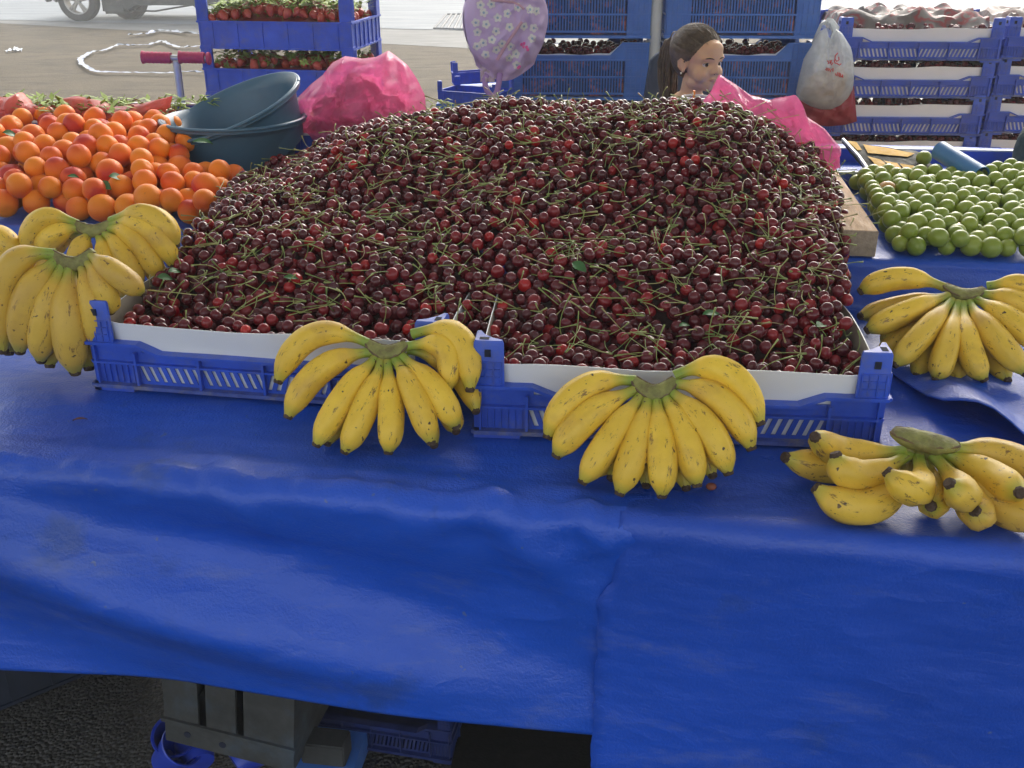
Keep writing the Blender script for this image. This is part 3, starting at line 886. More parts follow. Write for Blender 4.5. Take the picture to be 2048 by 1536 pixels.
# fruit showing as a dark mass in the gaps of the stacked crates
def crate_mass(spots, name, label, n_per=120, r=.012, hh=.095):
    Vs, Qs, At = [], [], []
    b = 0
    for (T, L, W, z) in spots:
        for i in range(n_per):
            x, y = random.uniform(.03, L - .03), random.uniform(.03, W - .03)
            if i < n_per * .5: y = random.uniform(.03, .09)
            p = T @ Vector((x, y, z + random.uniform(-.016, .006)))
            Vs.append(CS3[0] * r + np.array(p)); Qs.append(CS3[1] + b); b += len(CS3[0]); At += [random.random() ** 2 * .75] * len(CS3[0])
        q = [T @ Vector(c) for c in ((.02, .02, z - .012), (L - .02, .02, z - .012), (L - .02, W - .02, z - .012), (.02, W - .02, z - .012))]
        Vs.append(np.array([list(p) for p in q])); Qs.append(np.array([[0, 1, 2, 3]]) + b); b += 4; At += [0] * 4
    me = np_mesh(name, np.vstack(Vs), np.vstack(Qs), [MAT['cherry']], None, {'tint': At})
    tag(link(name, me), label, 'cherries', kind='stuff')
sp = []
for (sx_, sy_, sr_), nn in ((STC, 8), (STD, 8)):
    for k in range(nn):
        sp.append((Matrix.Translation((sx_ + .0095 * k, sy_, .080 + k * .138)) @ Matrix.Rotation(sr_, 4, 'Z'), .6, .4, .113))
crate_mass(sp, 'packed_cherries', 'dark cherries filling the lined crates stacked at right', 170)

# tall crates of the two middle stacks
def tall_crate():
    root = empty('tall_crate'); L, W, H = .565, .40, .222
    mb = MB()
    rim = lambda x, LL: interp(x, [0, .10, .145, LL - .145, LL - .10, LL], [.206, .206, .160, .160, .206, .206])
    def wall(LL, T):
        mb.box((0, -.003, 0), (LL, .012, .010), 0, T)
        for z in (.020, .080, .142): mb.box((.0, .0, z), (LL, .009, z + .006), 0, T)
        for x0, x1 in ((0, .088), (LL - .088, LL)):
            mb.box((x0, .004, .010), (x1, .009, .204), 0, T)
            for z in (.040, .060, .100, .120, .165, .175, .185, .195): mb.box((x0 + .003, .0015, z), (x1 - .003, .004, z + .0025), 0, T)
            for x in np.linspace(x0 + .004, x1 - .006, 5): mb.box((x, .0, .012), (x + .0025, .004, .203), 0, T)
        for (za, zb) in ((.026, .080), (.086, .142)):
            x = .088
            while x < LL - .092:
                mb.box((x, .003, za), (x + .0048, .008, zb), 0, T); x += .0107
        xs = [0, .10, .12, .145, .2, LL / 2, LL - .2, LL - .145, LL - .12, LL - .10, LL]
        for i in range(len(xs) - 1):
            za, zb = rim(xs[i], LL), rim(xs[i + 1], LL)
            mb.add([(xs[i], .004, .148), (xs[i + 1], .004, .148), (xs[i + 1], .004, zb), (xs[i], .004, za), (xs[i], .0085, .148), (xs[i + 1], .0085, .148), (xs[i + 1], .0085, zb), (xs[i], .0085, za)],
                   [(0, 1, 2, 3), (5, 4, 7, 6)], 0, T)
            mb.add([(xs[i], -.003, za - .003), (xs[i + 1], -.003, zb - .003), (xs[i + 1], .013, zb - .003), (xs[i], .013, za - .003), (xs[i], -.003, za + .003), (xs[i + 1], -.003, zb + .003), (xs[i + 1], .013, zb + .003), (xs[i], .013, za + .003)],
                   [(0, 3, 2, 1), (4, 5, 6, 7), (0, 1, 5, 4), (2, 3, 7, 6)], 0, T)
        return T
    Ts = [(L, Matrix.Identity(4)), (L, Matrix.Translation((L, W, 0)) @ Matrix.Rotation(math.pi, 4, 'Z')), (W, Matrix.Translation((L, 0, 0)) @ Matrix.Rotation(math.pi / 2, 4, 'Z')), (W, Matrix.Translation((0, W, 0)) @ Matrix.Rotation(-math.pi / 2, 4, 'Z'))]
    for LL, T in Ts: wall(LL, T)
    mb.box((.012, .012, .004), (L - .012, W - .012, .008), 0)
    mb.build('body', MAT['crate_navy'], root)
    # orange-brown board lining behind the slots and a white paper lip along the dip
    mb = MB()
    for LL, T in Ts:
        mb.box((.09, .0135, .012), (LL - .09, .0155, .150), 0, T)
        mb.grid(lambda u, v: (.115 + (LL - .23) * u, .010 - .004 * v + .003 * nz(u * 6, v, LL), .151 + (.016 + .006 * nz(u * 5, 2, LL)) * v + .028 * max(0, abs(u - .5) * 2 - .82) / .18 * v), 20, 2, 1, T)
    mb.build('paper_lining', [MAT['board'], MAT['liner']], root)
    return root
tproto = tall_crate()
def tstack(x, y, rz, n, words, grp, first=None):
    names = ['lowest', 'second from the ground', 'third from the ground', 'third from the top', 'second from the top', 'topmost visible', 'highest']
    for k in range(n):
        c = tproto if (first and k == 0) else copy_tree(tproto)
        place(c, (x, y, .006 + k * .2235), rz, '%s tall cherry crate in the %s' % (names[k], words), 'crate', grp)
TE1 = (-.052, 3.93, rad(-1.5)); TE2 = (.568, 3.92, rad(-1.5))
tstack(*TE1, 7, 'stack behind the lilac backpack', 'tall crates stacked behind the backpack', first=True)
tstack(*TE2, 7, "stack behind the girl's head", 'tall crates stacked behind the girl')
sp = []
for (sx_, sy_, sr_) in (TE1, TE2):
    for k in range(7):
        sp.append((Matrix.Translation((sx_, sy_, .006 + k * .2235)) @ Matrix.Rotation(sr_, 4, 'Z'), .565, .4, .176))
crate_mass(sp, 'packed_cherries', 'dark cherries filling the tall crates in the middle stacks', 220)

# solid sided crates with long posts (strawberries)
def post_crate():
    root = empty('strawberry_crate'); L, W, H = .50, .32, .150
    mb = MB()
    def wall(LL, T):
        mb.box((.0, .002, .0), (LL, .006, .084), 0, T)
        mb.box((-.002, -.004, .078), (LL + .002, .010, .084), 0, T); mb.box((-.001, -.003, .0), (LL + .001, .008, .005), 0, T)
        for x in np.linspace(.045, LL - .045, 6): mb.box((x, -.001, .005), (x + .003, .002, .078), 0, T)
    wall(L, Matrix.Identity(4)); wall(L, Matrix.Translation((L, W, 0)) @ Matrix.Rotation(math.pi, 4, 'Z'))
    wall(W, Matrix.Translation((L, 0, 0)) @ Matrix.Rotation(math.pi / 2, 4, 'Z')); wall(W, Matrix.Translation((0, W, 0)) @ Matrix.Rotation(-math.pi / 2, 4, 'Z'))
    mb.box((.01, .01, .002), (L - .01, W - .01, .006))
    mb.build('body', MAT['crate'], root)
    for cx, cy, an in ((0, 0, 0), (L, 0, 90), (L, W, 180), (0, W, 270)):
        T = Matrix.Translation((cx, cy, 0)) @ Matrix.Rotation(rad(an), 4, 'Z')
        mb = MB(); mb.prism([(-.001, -.001), (.036, -.001), (.036, .008), (.008, .036), (-.001, .036)], .0845, .154, 2, 0, T)
        for k in range(5): mb.box((.004 + k * .007, -.0022, .09), (.006 + k * .007, -.001, .15), 0, T)
        mb.build('corner_post', MAT['crate'], root)
    return root
pproto = post_crate()
SB = (-1.068, 3.60, rad(-9), 1.08)
pallet(SB[0], SB[1], SB[2], 'small wooden pallet under the strawberry crates', .035, .55, .38)
nm = ['lowest', 'second lowest', 'third from the ground', 'fourth from the ground', 'fourth from the top', 'third from the top', 'second from the top', 'topmost']
SBZ = [.036 + k * .1545 * 1.08 * .93 for k in range(8)]
for k in range(8):
    c = pproto if k == 0 else copy_tree(pproto)
    place(c, (SB[0], SB[1], SBZ[k]), SB[2], '%s blue strawberry crate of the left stack' % nm[k], 'crate', 'strawberry crates in the left stack', SB[3])

# ============================================================ heaps of fruit
def heap(rng, target, inside, r, bounds, n_try, thick, jitter=.0, rv=.08, overlap=.96, kcand=5, tol=.0, floor=-9):
    """drop balls one by one on to a filler surface until the wanted heap surface is covered"""
    x0, y0, x1, y1 = bounds; cell = 2.2 * r
    G = {}; out = []; fails = 0
    def nb(x, y):
        ci, cj = int(math.floor(x / cell)), int(math.floor(y / cell))
        for i in (ci - 1, ci, ci + 1):
            for j in (cj - 1, cj, cj + 1):
                for q in G.get((i, j), ()): yield q
    while fails < n_try:
        best = None
        rr = r * (1 + rv * rng.uniform(-1, 1))
        for _ in range(kcand):
            x, y = rng.uniform(x0, x1), rng.uniform(y0, y1)
            if not inside(x, y): continue
            tg = target(x, y)
            z = max(tg - thick, floor + rr)
            for (qx, qy, qz, qr) in nb(x, y):
                d2 = (qx - x) ** 2 + (qy - y) ** 2; s_ = (qr + rr) * overlap
                if d2 < s_ * s_:
                    z = max(z, qz + math.sqrt(s_ * s_ - d2))
            if z + rr > tg + tol + jitter * rng.uniform(0, 1) * r: continue
            sc = z - tg
            if best is None or sc < best[0]: best = (sc, x, y, z)
        if best is None: fails += 1; continue
        _, x, y, z = best
        out.append((x, y, z, rr)); G.setdefault((int(math.floor(x / cell)), int(math.floor(y / cell))), []).append((x, y, z, rr))
    return out
def rect_inside(cr, L, W, m):
    ca, sa_ = math.cos(-cr[2]), math.sin(-cr[2])
    def f(x, y):
        dx, dy = x - cr[0], y - cr[1]
        u, v = dx * ca - dy * sa_, dx * sa_ + dy * ca
        return m <= u <= L - m and m <= v <= W - m
    return f
inA, inB = rect_inside(CA, .6, .4, .026), rect_inside(CB, .6, .4, .026)
def ab(x, y):
    dx, dy = x - O.x, y - O.y
    return dx * EA.x + dy * EA.y, dx * EB.x + dy * EB.y
# outline of the great heap behind the crates, in table coordinates (left and right bound by depth)
HB = [.40, .62, .74, .86, 1.0, 1.2, 1.45, 1.6]
HLb = [-.74, -.76, -.77, -.825, -.845, -.85, -.81, -.76]
HRb = [.52, .50, .49, .53, .555, .565, .57, .57]
HA = [-.86, -.80, -.74, -.66, -.58, -.46, -.32, -.20, 0, .20, .29, .38, .46, .56, .64, .70]
HH = [.13, .155, .19, .235, .275, .303, .315, .340, .335, .350, .360, .305, .255, .195, .15, .12]
def mound(x, y):
    a, b = ab(x, y)
    L_, R_ = interp(b, HB, HLb), interp(b, HB, HRb)
    Hh = interp(a, HA, HH)
    fr = .112 + .075 * sstep(.30, .60, b)
    pk = fr + (Hh - fr) * sstep(.56, 1.16, b) if Hh > fr else fr
    pk -= .30 * max(0, b - 1.22)
    pk += .020 * nz(a * 5, b * 5, 2) * sstep(.3, .6, b) + .009 * nz(a * 15, b * 15, 5)
    e = min(a - L_, R_ - a)
    if b > .58:
        pk = min(pk, .125 + max(0, e) * 1.5 + .01)
    return TZ + pk
def in_mound(x, y):
    if inA(x, y) or inB(x, y): return True
    a, b = ab(x, y)
    if b < .30 or b > 1.5: return False
    L_, R_ = interp(b, HB, HLb), interp(b, HB, HRb)
    if b < .60:   # the gap between and just behind the two crates
        return (-.19 < x < .0 and y > 1.47) or (b > .50 and L_ + .02 < a < R_ - .03 and not inA(x, y) and not inB(x, y) and mound(x, y) > 0)
    return L_ < a < R_
RC = .0109
cher = heap(random.Random(5), mound, in_mound, RC, (-.95, 1.3, .98, 2.85), 9000, .038, jitter=1.1, kcand=6, rv=.13)
print('cherries', len(cher))
# strays over the beam and at the rims
def vis_order(items, masks=()):
    """which balls show, by a small depth buffer; returns {index: visible pixels}"""
    sc = .5; Wd, Hd = 1024, 768
    zb = np.full((Hd, Wd), 1e9); idb = np.full((Hd, Wd), -1, dtype=int)
    for i, (x, y, z, r) in enumerate(items):
        v = Vector((x, y, z)) - CO
        d = v.y * CP - v.z * SP; up = v.y * SP + v.z * CP
        px, py, pr = (1024 + FPX * v.x / d) * sc, (768 - FPX * up / d) * sc, FPX * r / d * sc
        xa, xb, ya, yb = int(px - pr), int(px + pr) + 1, int(py - pr), int(py + pr) + 1
        xa, ya = max(0, xa), max(0, ya); xb, yb = min(Wd, xb + 1), min(Hd, yb + 1)
        if xa >= xb or ya >= yb: continue
        gy, gx = np.mgrid[ya:yb, xa:xb]
        ok = ((gx + .5 - px) ** 2 + (gy + .5 - py) ** 2 < pr * pr) & (zb[ya:yb, xa:xb] > d)
        zb[ya:yb, xa:xb][ok] = d; idb[ya:yb, xa:xb][ok] = i
    for (cx, cy, rx, ry) in masks:
        gy, gx = np.mgrid[0:Hd, 0:Wd]
        idb[((gx - cx * sc) / (rx * sc)) ** 2 + ((gy - cy * sc) / (ry * sc)) ** 2 < 1] = -1
    u, c = np.unique(idb[idb >= 0], return_counts=True)
    return dict(zip(u.tolist(), c.tolist()))
BMASK = [(760, 780, 190, 110), (1310, 860, 190, 110), (860, 700, 90, 60)]
vis = vis_order(cher, BMASK)
print('visible cherries', len(vis))
order = sorted(vis, key=lambda i: -vis[i])
single = set(order[:300])

def fruit_verts(cs, kind, rg):
    V_ = cs[0].copy(); ang = np.arccos(np.clip(V_[:, 2], -1, 1))
    if kind == 'cherry':
        k = 1 - .16 * np.exp(-(ang / .38) ** 2); V_ = V_ * k[:, None]
        V_[:, 2] *= .93; V_[:, 0] *= 1.03 + .04 * rg.uniform(-1, 1)
    elif kind == 'apricot':
        phi = np.arctan2(V_[:, 1], V_[:, 0])
        k = 1 - .13 * np.exp(-(ang / .30) ** 2) - .045 * np.exp(-(phi / .16) ** 2) * np.sin(ang)
        V_ = V_ * k[:, None]; V_[:, 2] *= .97 + .06 * rg.uniform(-1, 1); V_[:, 1] *= .95
    elif kind == 'plum':
        phi = np.arctan2(V_[:, 1], V_[:, 0])
        k = 1 - .10 * np.exp(-(ang / .25) ** 2) - .015 * np.exp(-(phi / .14) ** 2) * np.sin(ang)
        V_ = V_ * k[:, None]; V_[:, 2] *= .97
    elif kind == 'strawberry':
        t = (V_[:, 2] + 1) / 2
        k = .35 + .75 * np.sqrt(np.clip(t, 0, 1)); V_[:, 0] *= k; V_[:, 1] *= k; V_[:, 2] *= 1.25
    return V_
def rrot(rg):
    return Euler((rg.uniform(0, 6.3), rg.uniform(0, 6.3), rg.uniform(0, 6.3)))
def stem_path(p, out, L, rg):
    """a thin curved stalk springing from p"""
    side = Vector((rg.uniform(-1, 1), rg.uniform(-1, 1), rg.uniform(-.6, .3))).normalized()
    d = out.normalized(); c = rg.uniform(.2, .95)
    return [p + d * L * t + side * L * c * t * t for t in (0, .2, .4, .6, .8, 1)]
def stem_geo(mb, path, rg, tint):
    r0_ = .00082
    mb.tube(path, [r0_ * 1.2, r0_, r0_, r0_, r0_ * 1.15, r0_ * 2.0], 4, 0, cap=True, tint=tint)

# meshes shared by the single cherries
rg = random.Random(3)
CH = []
for i in range(26):
    tint = min(1, max(0, rg.betavariate(1.5, 2.6))) if i < 23 else rg.uniform(.72, 1.0)
    V_ = fruit_verts(CS6, 'cherry', rg)
    me = np_mesh('cherry', V_, CS6[1], [MAT['cherry']], None, {'tint': np.full(len(V_), tint)}); CH.append((me, tint))
STM = []
for i in range(10):
    mb = MB(); stem_geo(mb, stem_path(Vector((0, 0, .84)), Vector((rg.uniform(-.5, .5), rg.uniform(-.5, .5), 1)), 3.3 + rg.uniform(-.8, .8), rg), rg, rg.random())
    # built in units of the fruit's radius
    mb2 = MB(); pth = stem_path(Vector((0, 0, .84)), Vector((rg.uniform(-.4, .4), rg.uniform(-.4, .4), 1)), 3.4 + rg.uniform(-.8, .8), rg)
    mb2.tube(pth, [.085, .065, .06, .06, .075, .15], 5, 0, tint=rg.random())
    STM.append(mb2.mesh('stem', MAT['stem'], smooth=True))
def where(x, y):
    if inA(x, y): return 'of the left front crate'
    if inB(x, y): return 'of the right front crate'
    return 'of the big heap'
WB = {'of the left front crate': (240, 530, 980, 700), 'of the right front crate': (980, 590, 1740, 790), 'of the big heap': (400, 200, 1730, 600)}
for i in sorted(single):
    x, y, z, r = cher[i]
    me, tint = rg.choice(CH)
    o = link('cherry', me); o.location = (x, y, z); o.scale = (r, r, r)
    st = rg.random() < .34
    if st:
        d = Vector((rg.uniform(-1, 1), rg.uniform(-1, .6), rg.uniform(.1, .9)))
        if ab(x, y)[1] < .34: d.y = abs(d.y)
        o.rotation_euler = rot_to(d).to_euler()
        s = link('stem', rg.choice(STM), o)
    else:
        o.rotation_euler = rrot(rg)
    w_ = 'bright red' if tint > .72 else 'dark red' if tint > .35 else 'near black'
    zz = zone((x, y, z), WB[where(x, y)], ('at the back', 'in the middle', 'at the front'), ('far left', 'left', 'centre left', 'centre', 'centre right', 'right', 'far right'))
    tag(o, '%s cherry %s %s %s' % (w_, 'with stalk' if st else 'without stalk', zz, where(x, y)), 'cherry', 'cherries ' + where(x, y))
# all other cherries, their stalks and the dark depth between them: one mass
Vs, Qs, Ms, At = [], [], [], []; b = 0
for i, (x, y, z, r) in enumerate(cher):
    if i in single: continue
    cs = CS4
    V_ = fruit_verts(cs, 'cherry', rg) * r
    R3 = np.array(rrot(rg).to_matrix()); V_ = V_ @ R3.T + np.array((x, y, z))
    t = rg.betavariate(1.5, 2.6) if rg.random() < .93 else rg.uniform(.70, 1)
    Vs.append(V_); Qs.append(cs[1] + b); b += len(V_); Ms += [0] * len(cs[1]); At += [t] * len(V_)
def tri_to_quad(mb):
    return [f if len(f) == 4 else None for f in mb.f]
sm = MB(); others = [i for i in order[300:]]
def add_stalk(p, rg):
    if ab(p.x, p.y)[1] < .34: return
    out = Vector((rg.uniform(-1, 1), rg.uniform(-1, .8), rg.uniform(-.05, .75)))
    L_ = rg.uniform(.030, .052)
    pth = stem_path(p, out, L_, rg)
    pth = [Vector((q.x, q.y, max(q.z, mound(q.x, q.y) - .004 + .005 * k / 5))) if in_mound(q.x, q.y) else q for k, q in enumerate(pth)]
    sm.tube(pth, [.0010, .0008, .0008, .0008, .0010, .0018], 4, 0, cap=True, tint=rg.random())
    return pth
rg2 = random.Random(17)
for i in others:
    if rg2.random() < .30:
        x, y, z, r = cher[i]
        add_stalk(Vector((x, y, z + r * .75)), rg2)
# pairs and sprays of stalks joined at a knuckle, lying on top
for k in range(180):
    i = rg2.choice(order); x, y, z, r = cher[i]
    p = Vector((x, y, mound(x, y) + rg2.uniform(.002, .012)))
    if not all(in_mound(x + dx_, y + dy_) for dx_, dy_ in ((.035, 0), (-.035, 0), (0, .035), (0, -.035))): continue
    a0_ = rg2.uniform(0, 6.28)
    for j in range(rg2.choice((2, 2, 3, 3, 4))):
        an = a0_ + rg2.uniform(-.9, .9)
        dv = Vector((math.cos(an), math.sin(an), rg2.uniform(-.1, .15)))
        pth = stem_path(p, dv, rg2.uniform(.030, .052), rg2)
        pth = [Vector((q.x, q.y, max(q.z, mound(q.x, q.y) + .0015))) if in_mound(q.x, q.y) else q for q in pth]
        sm.tube(pth, [.0019, .0009, .0007, .0007, .0007, .0009], 4, 0, cap=True, tint=rg2.random() * .9)
for k in range(22):       # a few stand up against the skyline and over the rims
    i = rg2.choice([q for q in order if cher[q][2] > TZ + .27]); x, y, z, r = cher[i]
    pth = stem_path(Vector((x, y, z + r * .7)), Vector((rg2.uniform(-.6, .6), rg2.uniform(-.4, .4), 1)), rg2.uniform(.022, .04), rg2)
    sm.tube(pth, [.0010, .0008, .0008, .0008, .0010, .0018], 4, 0, tint=rg2.random())
sv = np.array(sm.v); sf = np.array([f for f in sm.f])
Vs.append(sv); Qs.append(sf + b); b += len(sv); Ms += [1] * len(sf); At += sm.at['tint']
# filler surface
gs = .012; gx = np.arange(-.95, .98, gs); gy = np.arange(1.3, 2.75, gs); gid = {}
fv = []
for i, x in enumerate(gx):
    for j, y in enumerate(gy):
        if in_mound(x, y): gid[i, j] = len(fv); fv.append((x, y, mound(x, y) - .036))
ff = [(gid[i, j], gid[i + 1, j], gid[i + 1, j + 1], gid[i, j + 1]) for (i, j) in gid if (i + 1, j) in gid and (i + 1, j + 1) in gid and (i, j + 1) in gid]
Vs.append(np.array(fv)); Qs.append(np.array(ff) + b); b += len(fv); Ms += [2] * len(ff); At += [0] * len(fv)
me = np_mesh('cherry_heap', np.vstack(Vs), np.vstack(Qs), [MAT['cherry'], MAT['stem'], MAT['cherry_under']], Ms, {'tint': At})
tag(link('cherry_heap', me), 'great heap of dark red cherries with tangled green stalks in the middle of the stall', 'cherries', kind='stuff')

def leaf_obj(p, L_, W_, rz, tilt, label, grp=None, name='leaf', col=None):
    mb = MB()
    def fn(u, v):
        x = (u - .5) * L_; wv = W_ * math.sin(math.pi * min(1, max(0, u)) ** .9) * .5 * (1 + .08 * math.sin(u * 40))
        return (x, (v - .5) * 2 * wv, .12 * L_ * abs(v - .5) * 2 * .6 - .25 * x * x / L_ * 2)
    mb.grid(fn, 12, 4)
    o = mb.build(name, col or MAT['leaf'], smooth=True, loc=p); o.rotation_euler = (tilt, tilt * .6, rz)
    return tag(o, label, 'leaf', grp)
for (px, py, L_, rz, ti, lab) in ((1158, 538, .035, -.8, .5, 'dark green leaf among the cherries at the middle of the heap'), (1422, 632, .032, .3, .2, 'dark green leaf on the cherries of the right crate'), (352, 547, .028, 1.0, .5, 'round green leaf at the left edge of the left cherry crate'),
        (333, 560, .03, .7, .6, 'dark green leaf beside the round one at the left edge of the cherries'), (584, 560, .026, .2, .3, 'dark leaf on the cherries of the left crate'), (1245, 383, .022, 1.5, .9, 'narrow green leaf high on the cherry heap, right of centre'),
        (1368, 655, .022, .5, .2, 'small dark leaf left of the bigger leaf in the right cherry crate'), (1640, 655, .030, .9, .3, 'green leaf near the right corner of the cherries')):
    # stand on the heap surface along the line of sight
    p = at_y(px, py, 1.3)
    for s_ in np.arange(1.25, 2.6, .004):
        q_ = at_y(px, py, float(s_))
        if in_mound(q_.x, q_.y) and q_.z < mound(q_.x, q_.y) + .004: p = q_; break
    leaf_obj(p + Vector((0, -.004, .006)), L_, L_ * .55, rz, ti, lab, 'leaves among the cherries')

# ---------------- apricots
AH = [(-1.45, .145), (-1.2, .155), (-1.06, .135), (-.98, .108), (-.90, .085), (-.84, .07), (-.7, .065)]
def apr_t(x, y):
    a, b = ab(x, y); b -= step_front(a)
    pk = interp(a, [q[0] for q in AH], [q[1] for q in AH])
    return TIER + .064 + (pk - .056) * sstep(-.03, .36, b) - .25 * max(0, b - .44) + .008 * nz(a * 9, b * 9, 4)
def apr_in(x, y):
    a, b = ab(x, y); b -= step_front(a)
    return -1.5 < a < interp(b, [0, .2, .5], [-.825, -.83, -.83]) and .030 < b < (.56 if a < -1.12 else .40 if a < -1.0 else .27)
apr = heap(random.Random(8), apr_t, apr_in, .0292, (-1.6, 1.8, -.35, 2.9), 8000, .15, jitter=.9, rv=.12, kcand=6, overlap=.84, floor=TIER)
va = vis_order(apr); print('apricots', len(apr), len(va))
AM = []
for i in range(14):
    V_ = fruit_verts(CS10, 'apricot', rg)
    V_[:, :] *= 1.0
    tint = rg.choice((.0, .05, .1, .15, .2, .25, .3, .35, .45, .6))
    AM.append((V_, tint))
AME = []
for V_, tint in AM:
    AME.append((np_mesh('apricot', V_ * .0292, CS10[1], [MAT['apricot']], None, {'tint': np.full(len(V_), tint)}), tint))
for i, (x, y, z, r) in enumerate(apr):
    if i not in va: continue
    me, tint = rg.choice(AME)
    o = link('apricot', me); o.location = (x, y, z); s_ = r / .0292; o.scale = (s_, s_, s_); o.rotation_euler = rrot(rg)
    w_ = 'red apricot' if tint > .4 else 'blushed orange apricot' if tint > .2 else 'plain orange apricot'
    tag(o, w_ + ' ' + zone((x, y, z), (0, 205, 490, 455), ('along the top', 'in the upper middle', 'in the middle', 'in the lower middle', 'along the bottom'), ('far left', 'left', 'centre', 'right', 'far right')) + ' of the apricot heap', 'apricot', 'apricots heaped at the left')
for (px, py, L_, rz, ti, lab) in ((238, 362, .040, .9, .6, 'green leaf lying on the apricots, right of the pair'), (215, 378, .032, -.4, .9, 'dark green leaf lying on the apricots, left of the pair'), (150, 360, .025, .1, .3, 'small green leaf stub between apricots'), (408, 292, .04, .1, .2, 'dark leaf at the top right of the apricots'), (25, 275, .035, .8, .7, 'dark green leaf at the far left of the apricots'), (422, 362, .02, 1.2, 1, 'small dark leaf at the right end of the apricots')):
    p = at_y(px, py, 2.0)
    for s_ in np.arange(1.9, 2.8, .004):
        q_ = at_y(px, py, float(s_))
        if apr_in(q_.x, q_.y) and q_.z < apr_t(q_.x, q_.y) - .006: p = q_; break
    leaf_obj(p + Vector((0, -.006, .010)), L_, L_ * .6, rz, ti, lab, 'leaves among the apricots')

# ---------------- green plums
def plum_t(x, y):
    a, b = ab(x, y); b -= step_front(a)
    return TIER + .044 + .014 * sstep(-.02, .5, b) + .045 * sstep(.80, 1.2, a) * sstep(.2, .5, b) + .006 * nz(a * 8, b * 8, 7)
def plum_in(x, y):
    a, b = ab(x, y); b -= step_front(a)
    return .628 - .02 * b < a < 1.22 and .012 < b < .56
plm = heap(random.Random(9), plum_t, plum_in, .0194, (.6, 1.6, 1.6, 2.6), 12000, .080, jitter=1.0, rv=.13, kcand=6, overlap=.83, floor=TIER)
vp = vis_order(plm); print('plums', len(plm), len(vp))
PM = []
for i in range(12):
    V_ = fruit_verts(CS6, 'plum', rg); tint = rg.choice((0, .1, .2, .25, .3, .35, .4, .45, .5)) if i else .85
    PM.append((np_mesh('green_plum', V_ * .0194, CS6[1], [MAT['plum']], None, {'tint': np.full(len(V_), tint)}), tint))
vp300 = set(sorted(vp, key=lambda i: -vp[i])[:300])
for i, (x, y, z, r) in enumerate(plm):
    if i not in vp300: continue
    me, tint = rg.choice(PM[1:]) if rg.random() > .012 else PM[0]
    o = link('green_plum', me); o.location = (x, y, z); s_ = r / .0194; o.scale = (s_,) * 3; o.rotation_euler = rrot(rg)
    w_ = 'orange blushed green plum' if tint > .8 else 'pale green plum' if tint > .28 else 'deep green plum'
    tag(o, w_ + ' ' + zone((x, y, z), (1690, 330, 2048, 520), ('along the top', 'in the upper middle', 'in the middle', 'in the lower middle', 'along the bottom'), ('far left', 'left', 'centre left', 'centre', 'centre right', 'right', 'far right')) + ' of the plum heap', 'plum', 'green plums heaped at the right')
o = link('green_plum', PM[3][0]); o.location = at_y(1848, 316, 2.58); 
tag(o, 'single green plum sitting above the others beside the blue tube', 'plum')
# wooden beam between cherries and plums
bm0 = at_z(1722, 462, TIER + .052); bm0 = Vector((bm0.x, bm0.y, 0))
root = empty('wooden_beam', (bm0.x, bm0.y, TIER + .001), rad(-8.0))
mb = MB(); mb.box((-.034, 0, 0), (.034, .62, .052)); mb.build('plank', MAT['wood'], root, bevel=.002)
mb = MB(); mb.box((-.0335, -.0015, .0005), (.0335, .0, .0515)); mb.build('sawn_end', MAT['chip'], root)
tag(root, 'short pale wooden beam between the cherries and the green plums', 'beam')
# ============================================================ bananas
def bez(p0, p1, p2, t):      # curve through p1 at t=.5
    c = p1 * 2 - (p0 + p2) * .5
    return p0 * (1 - t) ** 2 + c * 2 * t * (1 - t) + p2 * t * t
def banana(root, p0, pm, p2, r, tint, rg, nrm, phase=None):
    """p0 crown end, pm middle, p2 tip (world); angular section, green neck, dark blunt tip"""
    n = 22; loc = root.location
    ph = rg.uniform(0, 6.28) if phase is None else phase
    pts = [bez(p0, pm, p2, i / n) for i in range(n + 1)]
    ts = [i / n for i in range(n + 1)]
    rs = [r * interp(t, [0, .06, .12, .18, .26, .38, .6, .78, .88, .94, .975, 1], [.40, .36, .38, .50, .74, .93, 1.0, .97, .84, .62, .42, .34]) for t in ts]
    mb = MB(); seg = 15
    tan0 = (pts[1] - pts[0]).normalized(); nr = (nrm - tan0 * nrm.dot(tan0)).normalized(); vs = []; al = []; ca_ = []; sa2 = []
    for i, p in enumerate(pts):
        tg = (pts[min(i + 1, n)] - pts[max(i - 1, 0)]).normalized(); nr = (nr - tg * nr.dot(tg)).normalized(); bn = tg.cross(nr)
        fl = sstep(.12, .3, ts[i])
        for k in range(seg):
            a = 2 * math.pi * k / seg
            rr = .985 * rs[i] * (1 + .085 * fl * (1 - 1.6 * abs(math.sin(2.5 * a + ph)) ** 1.5) + .03 * nz(a * 1.3, ts[i] * 3, ph))
            vs.append(p + (nr * math.cos(a) + bn * math.sin(a)) * rr - loc); al.append(ts[i]); ca_.append(math.cos(a)); sa2.append(math.sin(a))
    fs = [(i * seg + k, i * seg + (k + 1) % seg, (i + 1) * seg + (k + 1) % seg, (i + 1) * seg + k) for i in range(n) for k in range(seg)]
    fs += [tuple(range(seg))[::-1], tuple(range(n * seg, (n + 1) * seg))]
    mb.add(vs, fs, 0, along=al, ca=ca_, sa=sa2, tint=[min(1, max(0, tint))] * len(vs))
    bo = mb.build('banana', MAT['banana'], root, ang=60)
    e = pts[-1]; tg = (pts[-1] - pts[-2]).normalized(); mb = MB()
    mb.tube([e - tg * r * .10 - loc, e + tg * r * .08 - loc, e + tg * r * .22 - loc], [r * .37, r * .36, r * .30], 9)
    mb.build('banana_tip', MAT['btip'], bo)
    return bo
